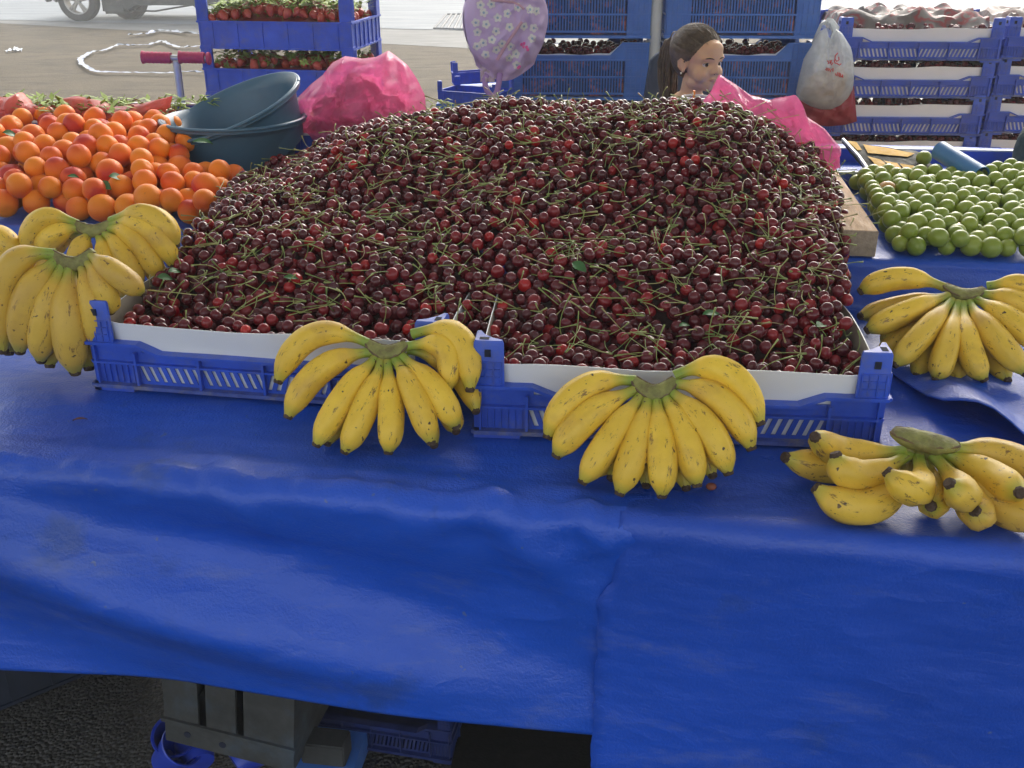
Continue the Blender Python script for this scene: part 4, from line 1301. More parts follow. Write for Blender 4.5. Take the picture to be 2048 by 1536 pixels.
def crown(root, pts, w_, nrm, thick, necks=()):
    """curved cut pad joining the necks; pts run along it"""
    loc = root.location; mb = MB(); n = 16
    P_ = [bez(pts[0], pts[1], pts[2], i / n) for i in range(n + 1)]
    vs = []
    for i, p in enumerate(P_):
        tg = (P_[min(i + 1, n)] - P_[max(i - 1, 0)]).normalized(); nr = (nrm - tg * nrm.dot(tg)).normalized(); dn = tg.cross(nr)
        e = math.sin(math.pi * (i + .6) / (n + 1.2)) ** .35
        for k in range(10):
            a = 2 * math.pi * k / 10
            q = abs(math.cos(a)) ** .7 * math.copysign(1, math.cos(a)); s_ = abs(math.sin(a)) ** .7 * math.copysign(1, math.sin(a))
            vs.append(p + (dn * q * w_ * e + nr * s_ * thick * e) * (1 + .12 * nz(i * .5, k * .9, w_ * 99)) - loc)
    fs = [(i * 10 + k, i * 10 + (k + 1) % 10, (i + 1) * 10 + (k + 1) % 10, (i + 1) * 10 + k) for i in range(n) for k in range(10)]
    fs += [tuple(range(10))[::-1], tuple(range(n * 10, (n + 1) * 10))]
    mb.add(vs, fs)
    for q_ in necks:
        k = min(range(len(P_)), key=lambda i: (P_[i] - q_).length); s0 = P_[k].lerp(q_, .1)
        mb.tube([s0 - loc, s0.lerp(q_, .5) - loc, q_ - loc], [.0085, .0075, .0072], 8)
    # dark cut rim along both edges
    for sgn in (-1, 1):
        rim = []
        for i, p in enumerate(P_):
            tg = (P_[min(i + 1, n)] - P_[max(i - 1, 0)]).normalized(); nr = (nrm - tg * nrm.dot(tg)).normalized(); dn = tg.cross(nr)
            e = math.sin(math.pi * (i + .6) / (n + 1.2)) ** .35; rim.append(p + dn * w_ * sgn * .80 * e + nr * thick * .55 * e + nr * .0015 * nz(i * .8, sgn) - loc)
        mb.tube(rim, [.0016 + .001 * abs(nz(i * .7, sgn)) for i in range(n + 1)], 6, 1)
    return mb.build('crown', [MAT['bcrown'], MAT['bcut']], root, ang=70)

def fan(name, label, cpx, cz, tpx, tz, front, back, crown_px, r=.0195, tint=.1, seed=1, grp='banana bunches on the stall', bulge=.014, back_off=.03):
    """a hand of bananas leaning back in a slanted plane through the crown (cpx at height cz) and the tips (tpx at height tz)"""
    rg = random.Random(seed)
    c = at_z(*cpx, cz); t = at_z(*tpx, tz)
    down = (t - c).normalized()
    n = EA.cross(down); n = -n.normalized()
    if n.dot(CO - c) < 0: n = -n
    root = empty(name, (t.x, t.y, TZ + .012)); loc = root.location
    def on(px, py, off=0.0): return at_plane(px, py, c + n * off, n)
    for (a, m, b, rr) in front:
        k = rg.uniform(-.003, .003)
        p0, pm, p2 = on(*a, .002), on(*m, bulge + k), on(*b, -.002 + k)
        banana(root, p0, pm, p2, r * rr, tint + rg.uniform(-.1, .15), rg, n)
    for (a, m, b, rr) in back:
        p0, pm, p2 = on(*a, -.012), on(*m, -back_off), on(*b, -back_off)
        banana(root, p0, pm, p2, r * rr, tint + rg.uniform(.1, .3), rg, n)
    cp = [on(*q, .006) for q in crown_px]
    crown(root, cp, .0125, n, .009)
    return tag(root, label, 'bananas', grp), c, n

fan('banana_bunch', 'yellow banana bunch leaning on the left cherry crate, in the middle of the stall', (775, 705), TZ + .128, (780, 895), TZ + .030,
    [((742, 690), (630, 672), (557, 762), 1.05), ((745, 705), (645, 738), (577, 832), 1.05), ((752, 716), (692, 788), (634, 888), 1.02), ((762, 722), (733, 810), (690, 902), 1.0), ((775, 724), (781, 815), (777, 903), 1.0),
     ((790, 720), (830, 790), (862, 884), 1.0), ((803, 712), (868, 778), (912, 852), 1.0), ((812, 694), (890, 700), (890, 782), 1.0), ((825, 668), (915, 675), (940, 778), 1.05)],
    [((760, 722), (700, 800), (655, 886), .9), ((795, 720), (835, 800), (868, 890), .9), ((815, 700), (905, 740), (952, 822), .9), ((806, 712), (880, 800), (912, 862), .9)],
    [(736, 684), (774, 706), (813, 686)], seed=2)
fan('banana_bunch', 'wide yellow banana bunch leaning on the right cherry crate, front centre right', (1310, 770), TZ + .128, (1325, 985), TZ + .026,
    [((1270, 762), (1165, 780), (1096, 872), 1.08), ((1275, 778), (1180, 832), (1114, 910), 1.08), ((1284, 788), (1225, 870), (1166, 962), 1.05), ((1297, 792), (1275, 885), (1240, 985), 1.05), ((1312, 794), (1322, 890), (1324, 990), 1.05),
     ((1326, 790), (1368, 870), (1394, 968), 1.05), ((1338, 782), (1410, 850), (1456, 944), 1.05), ((1345, 768), (1440, 800), (1502, 895), 1.05), ((1350, 752), (1450, 745), (1520, 845), 1.08)],
    [((1290, 790), (1240, 880), (1180, 950), .95), ((1296, 792), (1262, 880), (1222, 955), .9), ((1308, 792), (1302, 880), (1292, 970), .9), ((1322, 792), (1350, 880), (1372, 975), .9), ((1334, 788), (1380, 860), (1425, 950), .95)],
    [(1268, 758), (1309, 786), (1350, 758)], seed=3)
fan('banana_bunch', 'yellow banana bunch with green lower fingers against the step at right', (1925, 585), TZ + .122, (1925, 760), TZ + .034,
    [((1890, 575), (1800, 556), (1722, 582), 1.0), ((1895, 592), (1815, 622), (1735, 660), 1.0), ((1903, 602), (1850, 662), (1790, 728), 1.0), ((1915, 606), (1895, 690), (1873, 758), .98), ((1926, 608), (1938, 690), (1968, 758), .98),
     ((1938, 606), (1985, 670), (2050, 745), 1.0), ((1950, 598), (2020, 640), (2085, 700), 1.0), ((1962, 588), (2035, 605), (2100, 650), 1.0), ((1975, 572), (2045, 572), (2110, 600), 1.0)],
    [((1895, 592), (1810, 610), (1722, 632), .95), ((1900, 600), (1830, 660), (1760, 705), .95), ((1905, 602), (1865, 680), (1832, 752), .92), ((1920, 606), (1915, 690), (1915, 768), .92), ((1935, 606), (1975, 690), (2015, 760), .92), ((1900, 596), (1818, 640), (1770, 690), .9)],
    [(1888, 570), (1930, 590), (1968, 578)], seed=4, r=.0215, tint=.2)
fan('banana_bunch', 'large dull yellow banana bunch hanging tips down at the front left', (150, 512), TZ + .215, (120, 735), TZ + .040,
    [((110, 510), (20, 545), (6, 700), 1.1), ((115, 522), (62, 590), (40, 700), 1.12), ((128, 528), (95, 620), (82, 718), 1.08), ((142, 532), (138, 630), (150, 742), 1.15), ((160, 528), (182, 600), (190, 690), .85), ((170, 518), (206, 572), (222, 622), .80), ((178, 508), (228, 545), (285, 585), .85)],
    [((120, 522), (40, 620), (18, 705), .95), ((135, 530), (110, 630), (100, 730), 1.0), ((150, 530), (165, 640), (178, 735), 1.0), ((160, 528), (176, 620), (182, 690), .9)],
    [(105, 505), (150, 528), (186, 500)], seed=5, r=.0245, tint=.55, bulge=.02)
fan('banana_bunch', 'yellow banana bunch in front of the apricots at the back left', (190, 456), TZ + .20, (235, 590), TZ + .09,
    [((155, 448), (85, 440), (52, 505), 1.0), ((160, 456), (110, 470), (85, 508), 1.0), ((180, 466), (160, 500), (150, 545), 1.0), ((196, 468), (215, 520), (232, 575), 1.0), ((206, 464), (250, 510), (275, 575), 1.05), ((214, 458), (275, 480), (318, 560), 1.05), ((218, 452), (295, 455), (345, 530), 1.05), ((222, 442), (300, 432), (352, 490), 1.05)],
    [((200, 466), (240, 540), (255, 600), .95), ((214, 460), (290, 510), (320, 575), .95), ((165, 460), (105, 500), (90, 560), .95)],
    [(152, 446), (188, 462), (222, 444)], seed=6, r=.021, tint=.25)
fan('banana_bunch', 'banana bunch cut by the left edge behind the large dull one', (-70, 480), TZ + .17, (-30, 600), TZ + .08,
    [((-60, 478), (-5, 474), (32, 515), 1.1), ((-60, 486), (-15, 495), (12, 545), 1.1), ((-65, 492), (-35, 520), (-20, 590), 1.1)], [((-62, 490), (-20, 510), (0, 575), 1.0)],
    [(-95, 470), (-72, 485), (-50, 470)], seed=7, r=.021, tint=.4)

def curled_bunch():
    """bunch at the front right: fingers spread over the table and curl up at the tips"""
    rg = random.Random(21)
    Z = TZ + .010
    c = at_z(1850, 885, Z + .085)
    root = empty('banana_bunch', (c.x, c.y - .05, TZ + .010))
    up = Vector((0, 0, 1))
    def P(px, py, h): return at_z(px, py, Z + h)
    L = [  # crown point, middle, tip : (px,py,height)
        ((1820, 900, .070), (1700, 905, .045), (1630, 874, .085), 1.05),
        ((1822, 905, .062), (1722, 952, .050), (1672, 912, .080), 1.10),
        ((1835, 910, .060), (1835, 978, .055), (1776, 945, .078), 1.04),
        ((1815, 905, .060), (1690, 935, .022), (1572, 915, .040), 1.08),
        ((1825, 912, .045), (1745, 1012, .022), (1634, 978, .040), 1.15),
        ((1850, 915, .055), (1868, 985, .022), (1862, 1012, .036), 1.02),
        ((1868, 912, .062), (1925, 985, .050), (1900, 968, .076), 1.08),
        ((1875, 908, .050), (1945, 1010, .024), (1950, 1022, .038), 1.08),
        ((1885, 902, .062), (1975, 950, .046), (2040, 985, .062), 1.10),
        ((1890, 895, .070), (2000, 912, .055), (2085, 950, .060), 1.10),
        ((1888, 905, .045), (1985, 1005, .022), (2085, 1035, .030), 1.10),
    ]
    for a, m, b, rr in L:
        banana(root, P(*a), P(*m), P(*b), .0205 * rr, .25 + rg.uniform(-.1, .3), rg, up)
    cp = [P(1786, 862, .088), P(1848, 884, .084), P(1912, 890, .078)]
    crown(root, cp, .0155, (CO - c).normalized() * .5 + up, .011, [P(*a) for a, m_, b_, r_ in L])
    # short necks filling between the pad and the fingers
    tag(root, 'scuffed banana bunch with upturned tips lying at the front right corner', 'bananas', 'banana bunches on the stall')
curled_bunch()

# debris on the tarpaulin
mb = MB(); mb.ell((0, 0, .004), (.0075, .006, .005), CS4)
p = at_z(1422, 978, TZ + .009); tag(mb.build('cherry_stone', M('stone_brown', (.22, .06, .03), .7, .3, 200), loc=p), 'tiny red brown scrap of fruit on the tarpaulin beside the front centre bananas', 'scrap')
p = at_z(160, 838, TZ + .010); leaf_obj(p, .022, .006, .4, .15, 'dry brown leaf sliver on the tarpaulin at the left', None, 'dry_leaf', M('dry_leaf', (.12, .05, .03), .8))

# ============================================================ plastic bags
def bag(name, label, cat, mat, top, bot, yd, depth, seed, nu=70, nv=46, crum=.02, shear=0.0, rim_open=False, yfn=None, parent=None):
    """closed bag between a top and a bottom outline (measured points), puffed front and back"""
    def line(pl, u):
        ks = np.linspace(0, 1, len(pl))
        return interp(u, ks, [q[0] for q in pl]), interp(u, ks, [q[1] for q in pl])
    c = at_y((top[0][0] + top[-1][0]) / 2, (top[len(top) // 2][1] + bot[len(bot) // 2][1]) / 2, yd)
    def surf(sgn):
        vs = []
        for j in range(nv + 1):
            v = j / nv
            for i in range(nu + 1):
                u = i / nu
                tx, ty = line(top, u); bx, by = line(bot, u)
                yy = yd + (yfn(u, v) if yfn else 0)
                p = at_y(tx, ty, yy).lerp(at_y(bx, by, yy), v)
                e = max(0, math.sin(math.pi * u)) ** .5 * max(0, math.sin(math.pi * v)) ** .5
                q = Vector((p.x * 9, p.z * 9, seed + sgn))
                d_, pp = noise.voronoi(q * 1.3)
                d3, _ = noise.voronoi(q * 7.3 + Vector((4, nz(u * 9, v * 7) * .6, 1)))
                d2, _ = noise.voronoi(q * 3.1 + Vector((nz(u * 5, v * 5), 0, 3)))
                cr = (d_[1] - d_[0]) * crum * 1.1 + (d3[1] - d3[0]) * crum * .22 + (d2[1] - d2[0]) * crum * .45 + crum * .5 * nz(p.x * 40, p.z * 40, seed)
                # gathered folds running down from the top
                fo = crum * .35 * math.sin(u * 38 + 3 * nz(u * 4, v * 2, seed)) * (1 - v) ** 2
                vs.append(p + Vector((.3 * crum * nz(p.x * 25, p.z * 25, seed + 9) * e, sgn * (depth * e + cr * e + fo * e), 0)) - c)
        w_ = nu + 1
        fs = [(j * w_ + i, j * w_ + i + 1, (j + 1) * w_ + i + 1, (j + 1) * w_ + i) for j in range(nv) for i in range(nu)]
        return vs, fs
    mb = MB()
    for sgn in (-1, 1):
        vs, fs = surf(sgn); mb.add(vs, fs if sgn > 0 else [f[::-1] for f in fs])
    o = mb.build(name, mat, parent, smooth='auto', ang=28, loc=c)
    if label: tag(o, label, cat)
    return o, c
b1, bc1 = bag('pink_bag', 'crumpled pink plastic bag full of fruit standing behind the cherries at left', 'bag', MAT['pink_film'],
    [(590, 215), (600, 190), (622, 168), (645, 150), (665, 125), (690, 112), (725, 117), (752, 114), (776, 101), (792, 112), (815, 130), (832, 155), (850, 190)],
    [(588, 265), (620, 285), (680, 290), (740, 290), (800, 290), (856, 275)], 2.72, .10, 3.0, crum=.052, nu=110, nv=70)
# what it holds
mb = MB(); rg = random.Random(4)
for (x, y, z, rx, ry, rz_) in ((-.06, 0, -.04, .06, .05, .06), (.05, -.01, -.03, .07, .05, .055), (.0, .0, .02, .055, .04, .045), (-.02, -.02, -.09, .10, .05, .03), (.09, 0, -.06, .03, .04, .05)):
    V2 = CS10[0] * np.array((rx, ry, rz_)); V2 = np.array([v_ * (1 + .30 * (lambda D_: D_[1] - D_[0])(noise.voronoi(Vector(v_) * 22 + Vector((x * 50, 0, 0)))[0]) + .15 * nz(*(v_ * 60))) for v_ in V2]) + np.array((x, y, z))
    mb.add(V2, CS10[1])
mb.build('bag_contents', M('dark_red_package', (.30, .04, .09), .35, .5, 14), b1, smooth='auto', ang=25)
b2, bc2 = bag('pink_bag', 'crumpled pink plastic bag draped down the right shoulder of the cherry heap', 'bag', MAT['pink_film'],
    [(1402, 210), (1418, 190), (1440, 149), (1470, 168), (1500, 190), (1540, 200), (1565, 196), (1592, 190), (1612, 232), (1650, 258), (1678, 292), (1680, 335)],
    [(1404, 222), (1440, 240), (1480, 260), (1510, 275), (1545, 300), (1580, 320), (1615, 330), (1640, 338), (1655, 338), (1662, 342)], 2.48, .045, 8.0, crum=.055, nu=120, nv=60,
    yfn=lambda u, v: .02 - .30 * u)
wb, wc = bag('white_bag', 'translucent white carrier bag with red lettering hanging from the stacked crates at right', 'bag', MAT['white_film'],
    [(1607, 118), (1625, 90), (1640, 62), (1652, 56), (1656, 72), (1662, 78), (1672, 58), (1684, 66), (1700, 92), (1706, 120)],
    [(1592, 185), (1594, 196), (1606, 204), (1622, 213), (1642, 219), (1662, 219), (1680, 211), (1694, 198), (1704, 180), (1707, 165)], 3.80, .055, 5.0, crum=.018, nu=60, nv=50)
wb['label'] = 'translucent white carrier bag with red lettering hanging from the stacked crates at right'
# bread coloured load inside the white bag, straps over the post, red script on its face
mb = MB()
mb.ell(at_y(1650, 175, 3.80) - wc, (.075, .035, .062), CS6); mb.ell(at_y(1668, 160, 3.80) - wc, (.05, .03, .05), CS6)
mb.build('bag_contents', M('bread_tan', (.55, .34, .20), .8, .3, 30, .3), wb)
mb = MB()
for pl in ([(1625, 88), (1642, 50), (1650, 42), (1660, 46), (1664, 62)], [(1668, 74), (1672, 56), (1662, 44), (1652, 42)]):
    mb.tube([at_y(x, y, 3.865 - .02 * (k % 2)) - wc for k, (x, y) in enumerate(pl)], .013, 8, 0, flat=.3)
mb.build('strap', MAT['white_film'], wb, smooth=True)
RI = M('red_print', (.55, .05, .05), .5, .1)
def strokes(parent, c, lines, y, r, mat, name):
    mb = MB()
    for pl in lines:
        mb.tube([at_y(x, yy, y) - c for x, yy in pl], r, 5, 0)
    return mb.build(name, mat, parent, smooth=True)
def zb_(x, y): return (1580 + x / 6.68, 30 + y / 6.68)
script = [[(640, 505), (605, 545), (600, 590), (625, 620), (655, 600), (650, 560)], [(500, 610), (520, 640), (505, 655)], [(535, 605), (540, 655)], [(560, 600), (545, 640), (575, 635), (550, 670)], [(590, 600), (600, 640), (630, 650), (660, 670), (685, 650)],
          [(470, 735), (485, 705), (490, 745)], [(505, 705), (512, 750)], [(525, 715), (540, 760), (555, 720)], [(575, 710), (572, 755)],
          [(610, 780), (620, 815)], [(635, 765), (642, 820)], [(655, 770), (662, 830)], [(672, 780), (682, 835)], [(700, 795), (708, 840), (690, 815)]]
strokes(wb, wc, [[zb_(*q) for q in l] for l in script], 3.80 - .055 - .018, .0021, RI, 'red_lettering')
rb_, rc_ = bag('red_bag', 'dark red plastic bag hanging below the white bag in front of the stacked crates', 'bag', MAT['red_film'],
    [(1598, 182), (1625, 178), (1660, 176), (1690, 176), (1708, 172)], [(1602, 238), (1625, 250), (1655, 253), (1690, 250), (1714, 243)], 3.84, .028, 6.0, crum=.018, nu=40, nv=30)
mb = MB(); q_ = at_y(1655, 212, 3.84) - rc_
mb.box((q_.x - .07, q_.y - .015, q_.z - .045), (q_.x + .085, q_.y + .015, q_.z + .03)); mb.build('bag_contents', M('red_box', (.30, .09, .05), .7, .3), rb_)

# ============================================================ strawberries
def berry_mesh():
    V_ = fruit_verts(CS4, 'strawberry', rg)
    return np_mesh('strawberry', V_ * .015, CS4[1], [MAT['strawberry']])
SBM = [berry_mesh() for _ in range(4)]
def calyx_mesh():
    mb = MB()
    for k in range(7):
        a = 2 * math.pi * k / 7 + rg.uniform(-.2, .2); L_ = rg.uniform(.013, .021); d = Vector((math.cos(a), math.sin(a), 0)); s_ = Vector((-d.y, d.x, 0)); h = rg.uniform(-.004, .010)
        mb.add([(0, 0, .0185), tuple(d * L_ * .5 + s_ * .0042 + Vector((0, 0, .0195 + h * .4))), tuple(d * L_ + Vector((0, 0, .018 + h))), tuple(d * L_ * .5 - s_ * .0042 + Vector((0, 0, .0195 + h * .4)))], [(0, 1, 2, 3)])
    mb.tube([(0, 0, .018), (.002, 0, .027), (.006, .002, .034)], [.001, .0009, .0009], 4)
    return mb.mesh('calyx', MAT['sleaf'], smooth=False)
CXM = [calyx_mesh() for _ in range(4)]
BER = []
def berries(T, L, W, z, n, where_, grp, front_bias=.0, hump=.03):
    pts = []
    tries = 0
    while len(pts) < n and tries < 6000:
        tries += 1
        x, y = rg.uniform(.02, L - .02), rg.uniform(.02, W - .02) * (1 - front_bias * rg.random())
        if all((x - a) ** 2 + (y - b) ** 2 > .021 ** 2 for a, b in pts): pts.append((x, y))
    for x, y in pts:
        h = z + hump * math.sin(math.pi * x / L) * math.sin(math.pi * min(1, y / W + .15)) + rg.uniform(-.006, .008)
        o = link('strawberry', rg.choice(SBM)); o.location = T @ Vector((x, y, h)); s_ = rg.uniform(.85, 1.2); o.scale = (s_,) * 3
        leafy = rg.random() < .55
        if leafy: o.rotation_euler = (rg.uniform(-.9, .9), rg.uniform(-.9, .9), rg.uniform(0, 6.3)); link('calyx', rg.choice(CXM), o)
        else: o.rotation_euler = (rg.uniform(1.6, 3.2), rg.uniform(-.5, .5), rg.uniform(0, 6.3)); link('calyx', rg.choice(CXM), o)
        q_ = o.location
        pz = to_px(q_); o['px'] = pz[0]; BER.append((pz[0], pz[1], o, where_, leafy, grp))
    mb = MB(); mb.grid(lambda u, v: (.008 + u * (L - .016), .008 + v * (W - .016), z - .012 + hump * .8 * math.sin(math.pi * u) * math.sin(math.pi * v)), 8, 6)
    # loose greens between them
    for k in range(int(n * 5)):
        x, y = rg.uniform(.02, L - .02), .012 + (W - .03) * rg.random() ** 1.4; a = rg.uniform(0, 6.3); d = Vector((math.cos(a), math.sin(a), rg.uniform(-.1, .6))); s_ = Vector((-math.sin(a), math.cos(a), 0)); p = Vector((x, y, z + rg.uniform(.016, .036) + hump * math.sin(math.pi * x / L) * math.sin(math.pi * min(1, y / W + .15)))); l_ = rg.uniform(.016, .042)
        mb.add([p, p + d * l_ * .5 + s_ * .007, p + d * l_, p + d * l_ * .5 - s_ * .007], [(0, 1, 2, 3)], 1)
    o = mb.build('strawberry_greens', [MAT['strawberry'], MAT['sleaf']], smooth=False)
    o.matrix_world = T
    tag(o, 'loose green stalks and leaves between the strawberries in %s' % where_, 'leaves', kind='stuff')
for k in (7, 6):
    T = Matrix.Translation((SB[0], SB[1], SBZ[k])) @ Matrix.Rotation(SB[2], 4, 'Z') @ Matrix.Scale(SB[3], 4)
    berries(T, .5, .32, .088, 170 if k == 7 else 80, 'the %s crate of the left stack' % ('topmost' if k == 7 else 'second'), 'strawberries in the %s crate of the left stack' % ('topmost' if k == 7 else 'second'), .5 if k == 7 else .6, .034 if k == 7 else .014)

# low crates of strawberries along the back of the stall, covered by salmon pink bags
def back_crate(px0, px1, pyrim, y, label, n, wh):
    a = at_y(px0, pyrim, y); b_ = at_y(px1, pyrim + (px1 - px0) * .004, y); L = (b_ - a).length
    root = empty('low_crate', (a.x, a.y, a.z - .12), rad(-5))
    mb = MB()
    for (lo, hi) in (((0, 0, 0), (L, .006, .118)), ((0, .30, 0), (L, .306, .118)), ((0, .006, 0), (.006, .30, .118)), ((L - .006, .006, 0), (L, .30, .118))): mb.box(lo, hi)
    mb.box((.006, .006, 0), (L - .006, .30, .004))
    for x in np.arange(.05, L - .03, .07): mb.box((x, -.003, .004), (x + .003, 0, .108))
    mb.build('body', MAT['crate'], root)
    mb = MB(); mb.box((-.003, -.006, .1182), (L + .003, .008, .1225)); mb.box((-.003, .298, .1182), (L + .003, .310, .1225)); mb.box((-.003, .0085, .1182), (.008, .2975, .1225)); mb.box((L - .008, .0085, .1182), (L + .003, .2975, .1225))
    mb.build('rim', M('rim_pale', (.55, .58, .65), .4), root)
    tag(root, label, 'crate', 'low crates along the back of the stall')
    T = Matrix.Translation(root.location) @ Matrix.Rotation(rad(-5), 4, 'Z')
    if n: berries(T, L, .30, .108, n, wh, 'strawberries in ' + wh, .5, .018)
    return T, L
T1, L1 = back_crate(-120, 335, 241, 2.62, 'low blue crate with pale rim behind the apricots', 70, 'the low crate behind the apricots')
T2, L2 = back_crate(560, 935, 268, 2.66, 'low blue crate with pale rim behind the pink bag', 46, 'the low crate behind the pink bag')
T3, L3 = back_crate(1600, 2150, 343, 2.50, 'low blue crate with pale rim behind the green plums', 0, '')
def heapbag(name, label, top, bot, y, dep, seed):
    return bag(name, label, 'bag', MAT['salmon_film'], top, bot, y, dep, seed, nu=44, nv=22, crum=.028)
heapbag('salmon_bag', 'salmon red plastic bag with white glare at the far left behind the apricots', [(-60, 200), (-10, 192), (15, 195), (38, 184), (58, 208), (78, 215)], [(-60, 250), (0, 250), (40, 248), (60, 244), (80, 238)], 2.66, .04, 2.0)
heapbag('salmon_bag', 'salmon red plastic bag strip left of the scooter handle behind the apricots', [(120, 198), (150, 192), (190, 200), (225, 214), (250, 212), (285, 206), (345, 192)], [(122, 215), (150, 228), (180, 240), (215, 248), (250, 248), (290, 242), (340, 215)], 2.67, .04, 7.0)
# label each strawberry by its row and place in its crate
for wh in sorted(set(b[3] for b in BER)):
    L_ = [b for b in BER if b[3] == wh]; x0 = min(b[0] for b in L_); x1 = max(b[0] for b in L_); y0 = min(b[1] for b in L_); y1 = max(b[1] for b in L_)
    for (x, y, o, w_, lf, grp) in L_:
        c = ('far left', 'left', 'centre left', 'centre', 'centre right', 'right', 'far right')[min(6, int((x - x0) / (x1 - x0 + 1) * 7))]
        r = ('at the back', 'in the middle', 'at the front')[min(2, int((y - y0) / (y1 - y0 + 1) * 3))]
        del o['px']
        tag(o, '%s strawberry %s %s of %s' % ('leafy' if lf else 'bare red', r, c, w_), 'strawberry', grp)
# coarse green stalks on the back crates
mb = MB()
for (xa, xb, ya, yb, n_) in ((75, 130, 200, 232, 40), (130, 190, 212, 232, 25), (320, 420, 196, 232, 70), (860, 905, 203, 240, 30)):
    for k in range(n_):
        p = at_y(rg.uniform(xa, xb), rg.uniform(ya, yb), 2.74); a = rg.uniform(0, 6.3); d = Vector((math.cos(a), .4 * math.sin(a), rg.uniform(-.3, .5))); l_ = rg.uniform(.02, .05)
        mb.tube([p, p + d * l_ * .5 + Vector((0, 0, .006)), p + d * l_], [.0025, .004, .001], 4, flat=.4)
tag(mb.build('strawberry_stalks', MAT['sleaf']), 'heaped green strawberry stalks behind the apricots', 'leaves', kind='stuff')

# ============================================================ basins
def basin(T, label):
    root = empty('basin'); root.matrix_world = T
    R, H = .172, .135
    mb = MB(); mb.lathe([(.001, .004), (R * .72, .004), (R * .76, .012), (R * .80, .03), (R * .925, H * .80), (R * .975, H - .006), (R * 1.03, H), (R * 1.055, H - .004), (R * 1.05, H - .014), (R * .985, H - .020), (R * .94, H * .78), (R * .815, .02), (R * .77, .0), (.001, .0)], 72)
    mb.build('bowl', MAT['basin'], root, ang=50)
    mb = MB(); mb.tube([(R * 1.052 * math.cos(a), R * 1.052 * math.sin(a), H - .004) for a in np.linspace(0, 2 * math.pi, 73)], .0042, 8)
    mb.build('rim', MAT['basin'], root, smooth=True)
    return tag(root, label, 'basin', 'stacked basins')
cb = at_y(467, 232, 2.60)
basin(Matrix.Translation((cb.x, cb.y, cb.z - .135)), 'lower grey blue plastic basin standing upright under the tilted one')
tb = at_y(464, 210, 2.60)
basin(Matrix.Translation(tb) @ Matrix.Rotation(rad(-19), 4, 'Y') @ Matrix.Rotation(rad(11), 4, 'X') @ Matrix.Translation((0, 0, -.135)), 'upper grey blue plastic basin tilted to show its inside')

# ============================================================ scooter with pink grips
def scooter():
    g = at_y(352, 117, 3.45)
    root = empty('kick_scooter', (g.x, g.y, 0))
    zt = g.z; lean = at_y(364, 212, 3.45)
    dx = (lean.x - g.x) / (lean.z - g.z)
    def sp_(z): return Vector((dx * (z - zt), 0, z))
    mb = MB(); mb.tube([sp_(.10), sp_(zt * .55)], .021, 14); mb.tube([sp_(zt * .55), sp_(zt - .008)], .0125, 14)
    mb.build('stem', MAT['steel'], root)
    mb = MB(); mb.tube([(-.115, 0, zt + .005), (.112, 0, zt - .001)], .0095, 12); mb.build('handlebar', MAT['steel'], root)
    for x0, x1 in ((-.110, -.016), (.012, .095)):
        mb = MB(); n = 14
        mb.tube([(x0 + (x1 - x0) * i / n, 0, zt + .004 - .002 * i / n) for i in range(n + 1)], [.0175 + (.0018 if i % 2 else 0) + (.004 if i in (0,) else 0) for i in range(n + 1)], 16)
        mb.build('grip', MAT['grip'], root)
    mb = MB(); mb.tube([(.103, 0, zt), (.109, 0, zt), (.113, 0, zt)], [.019, .021, .018], 16); mb.build('grip', MAT['grip'], root)
    mb = MB(); mb.box((-.05, .03, .075), (.05, .46, .09)); mb.build('deck', MAT['black'], root, bevel=.01)
    for (x, y) in ((-.10, 0), (.10, 0), (0, .5)):
        T = Matrix.Translation((x + dx * (.06 - zt), y, .06)) @ Matrix.Rotation(rad(90), 4, 'Y')
        mb = MB(); mb.lathe([(.02, -.012), (.055, -.012), (.06, 0), (.055, .012), (.02, .012)], 24, 0, T); mb.build('wheel', MAT['rubber'], root)
    mb = MB(); mb.tube([(-.1 + dx * (.1 - zt), 0, .06), (-.05 + dx * (.1 - zt), 0, .1), (.05 + dx * (.1 - zt), 0, .1), (.1 + dx * (.1 - zt), 0, .06)], .012, 8); mb.build('axle', MAT['steel'], root)
    tag(root, 'child kick scooter handle with pink grips on a steel stem', 'scooter')
scooter()

# ============================================================ loose small crates left of the stacks
def jumble(px, py, y, rz, tilt, label, sc=1.0):
    c = copy_tree(pproto); p = at_y(px, py, y)
    c.location = p; c.rotation_euler = (tilt, tilt * .5, rz); c.scale = (sc,) * 3
    tag(c, label, 'crate', 'empty small crates left of the stacks')
pb = at_y(880, 205, 3.35)
jumble(876, 203, 3.82, rad(-24), rad(0), 'small empty blue crate with its corner post up, nearest the pink bag', .48)
jumble(908, 170, 4.05, rad(6), rad(-5), 'small empty blue crate behind the lilac backpack strap', .54)
sup = empty('crate_base', at_y(870, 205, 3.0))
for i_, (px_, y_, nm_) in enumerate(((874, 3.04, 'lower'), (906, 3.33, 'rear'))):
    pass
COL.objects.unlink(sup)
for (px_, py_, y_, w1, lab) in ((872, 206, 3.80, .23, 'dark blue bin standing under the small empty crate'), (905, 176, 4.12, .27, 'dark blue bin behind the other one under the rear small crate')):
    p = at_y(px_, py_, y_); root = empty('storage_bin', (p.x, p.y, 0), rad(-6))
    mb = MB(); zt = p.z - .003
    for (lo, hi) in (((0, 0, 0), (w1, .008, zt)), ((0, .30, 0), (w1, .308, zt)), ((0, .008, 0), (.008, .30, zt)), ((w1 - .008, .008, 0), (w1, .30, zt)), ((.008, .008, zt - .012), (w1 - .008, .30, zt))): mb.box(lo, hi)
    for z in np.arange(.1, zt - .05, .12): mb.box((-.004, -.006, z), (w1 + .004, 0, z + .012))
    mb.build('body', MAT['crate_navy'], root); tag(root, lab, 'bin')

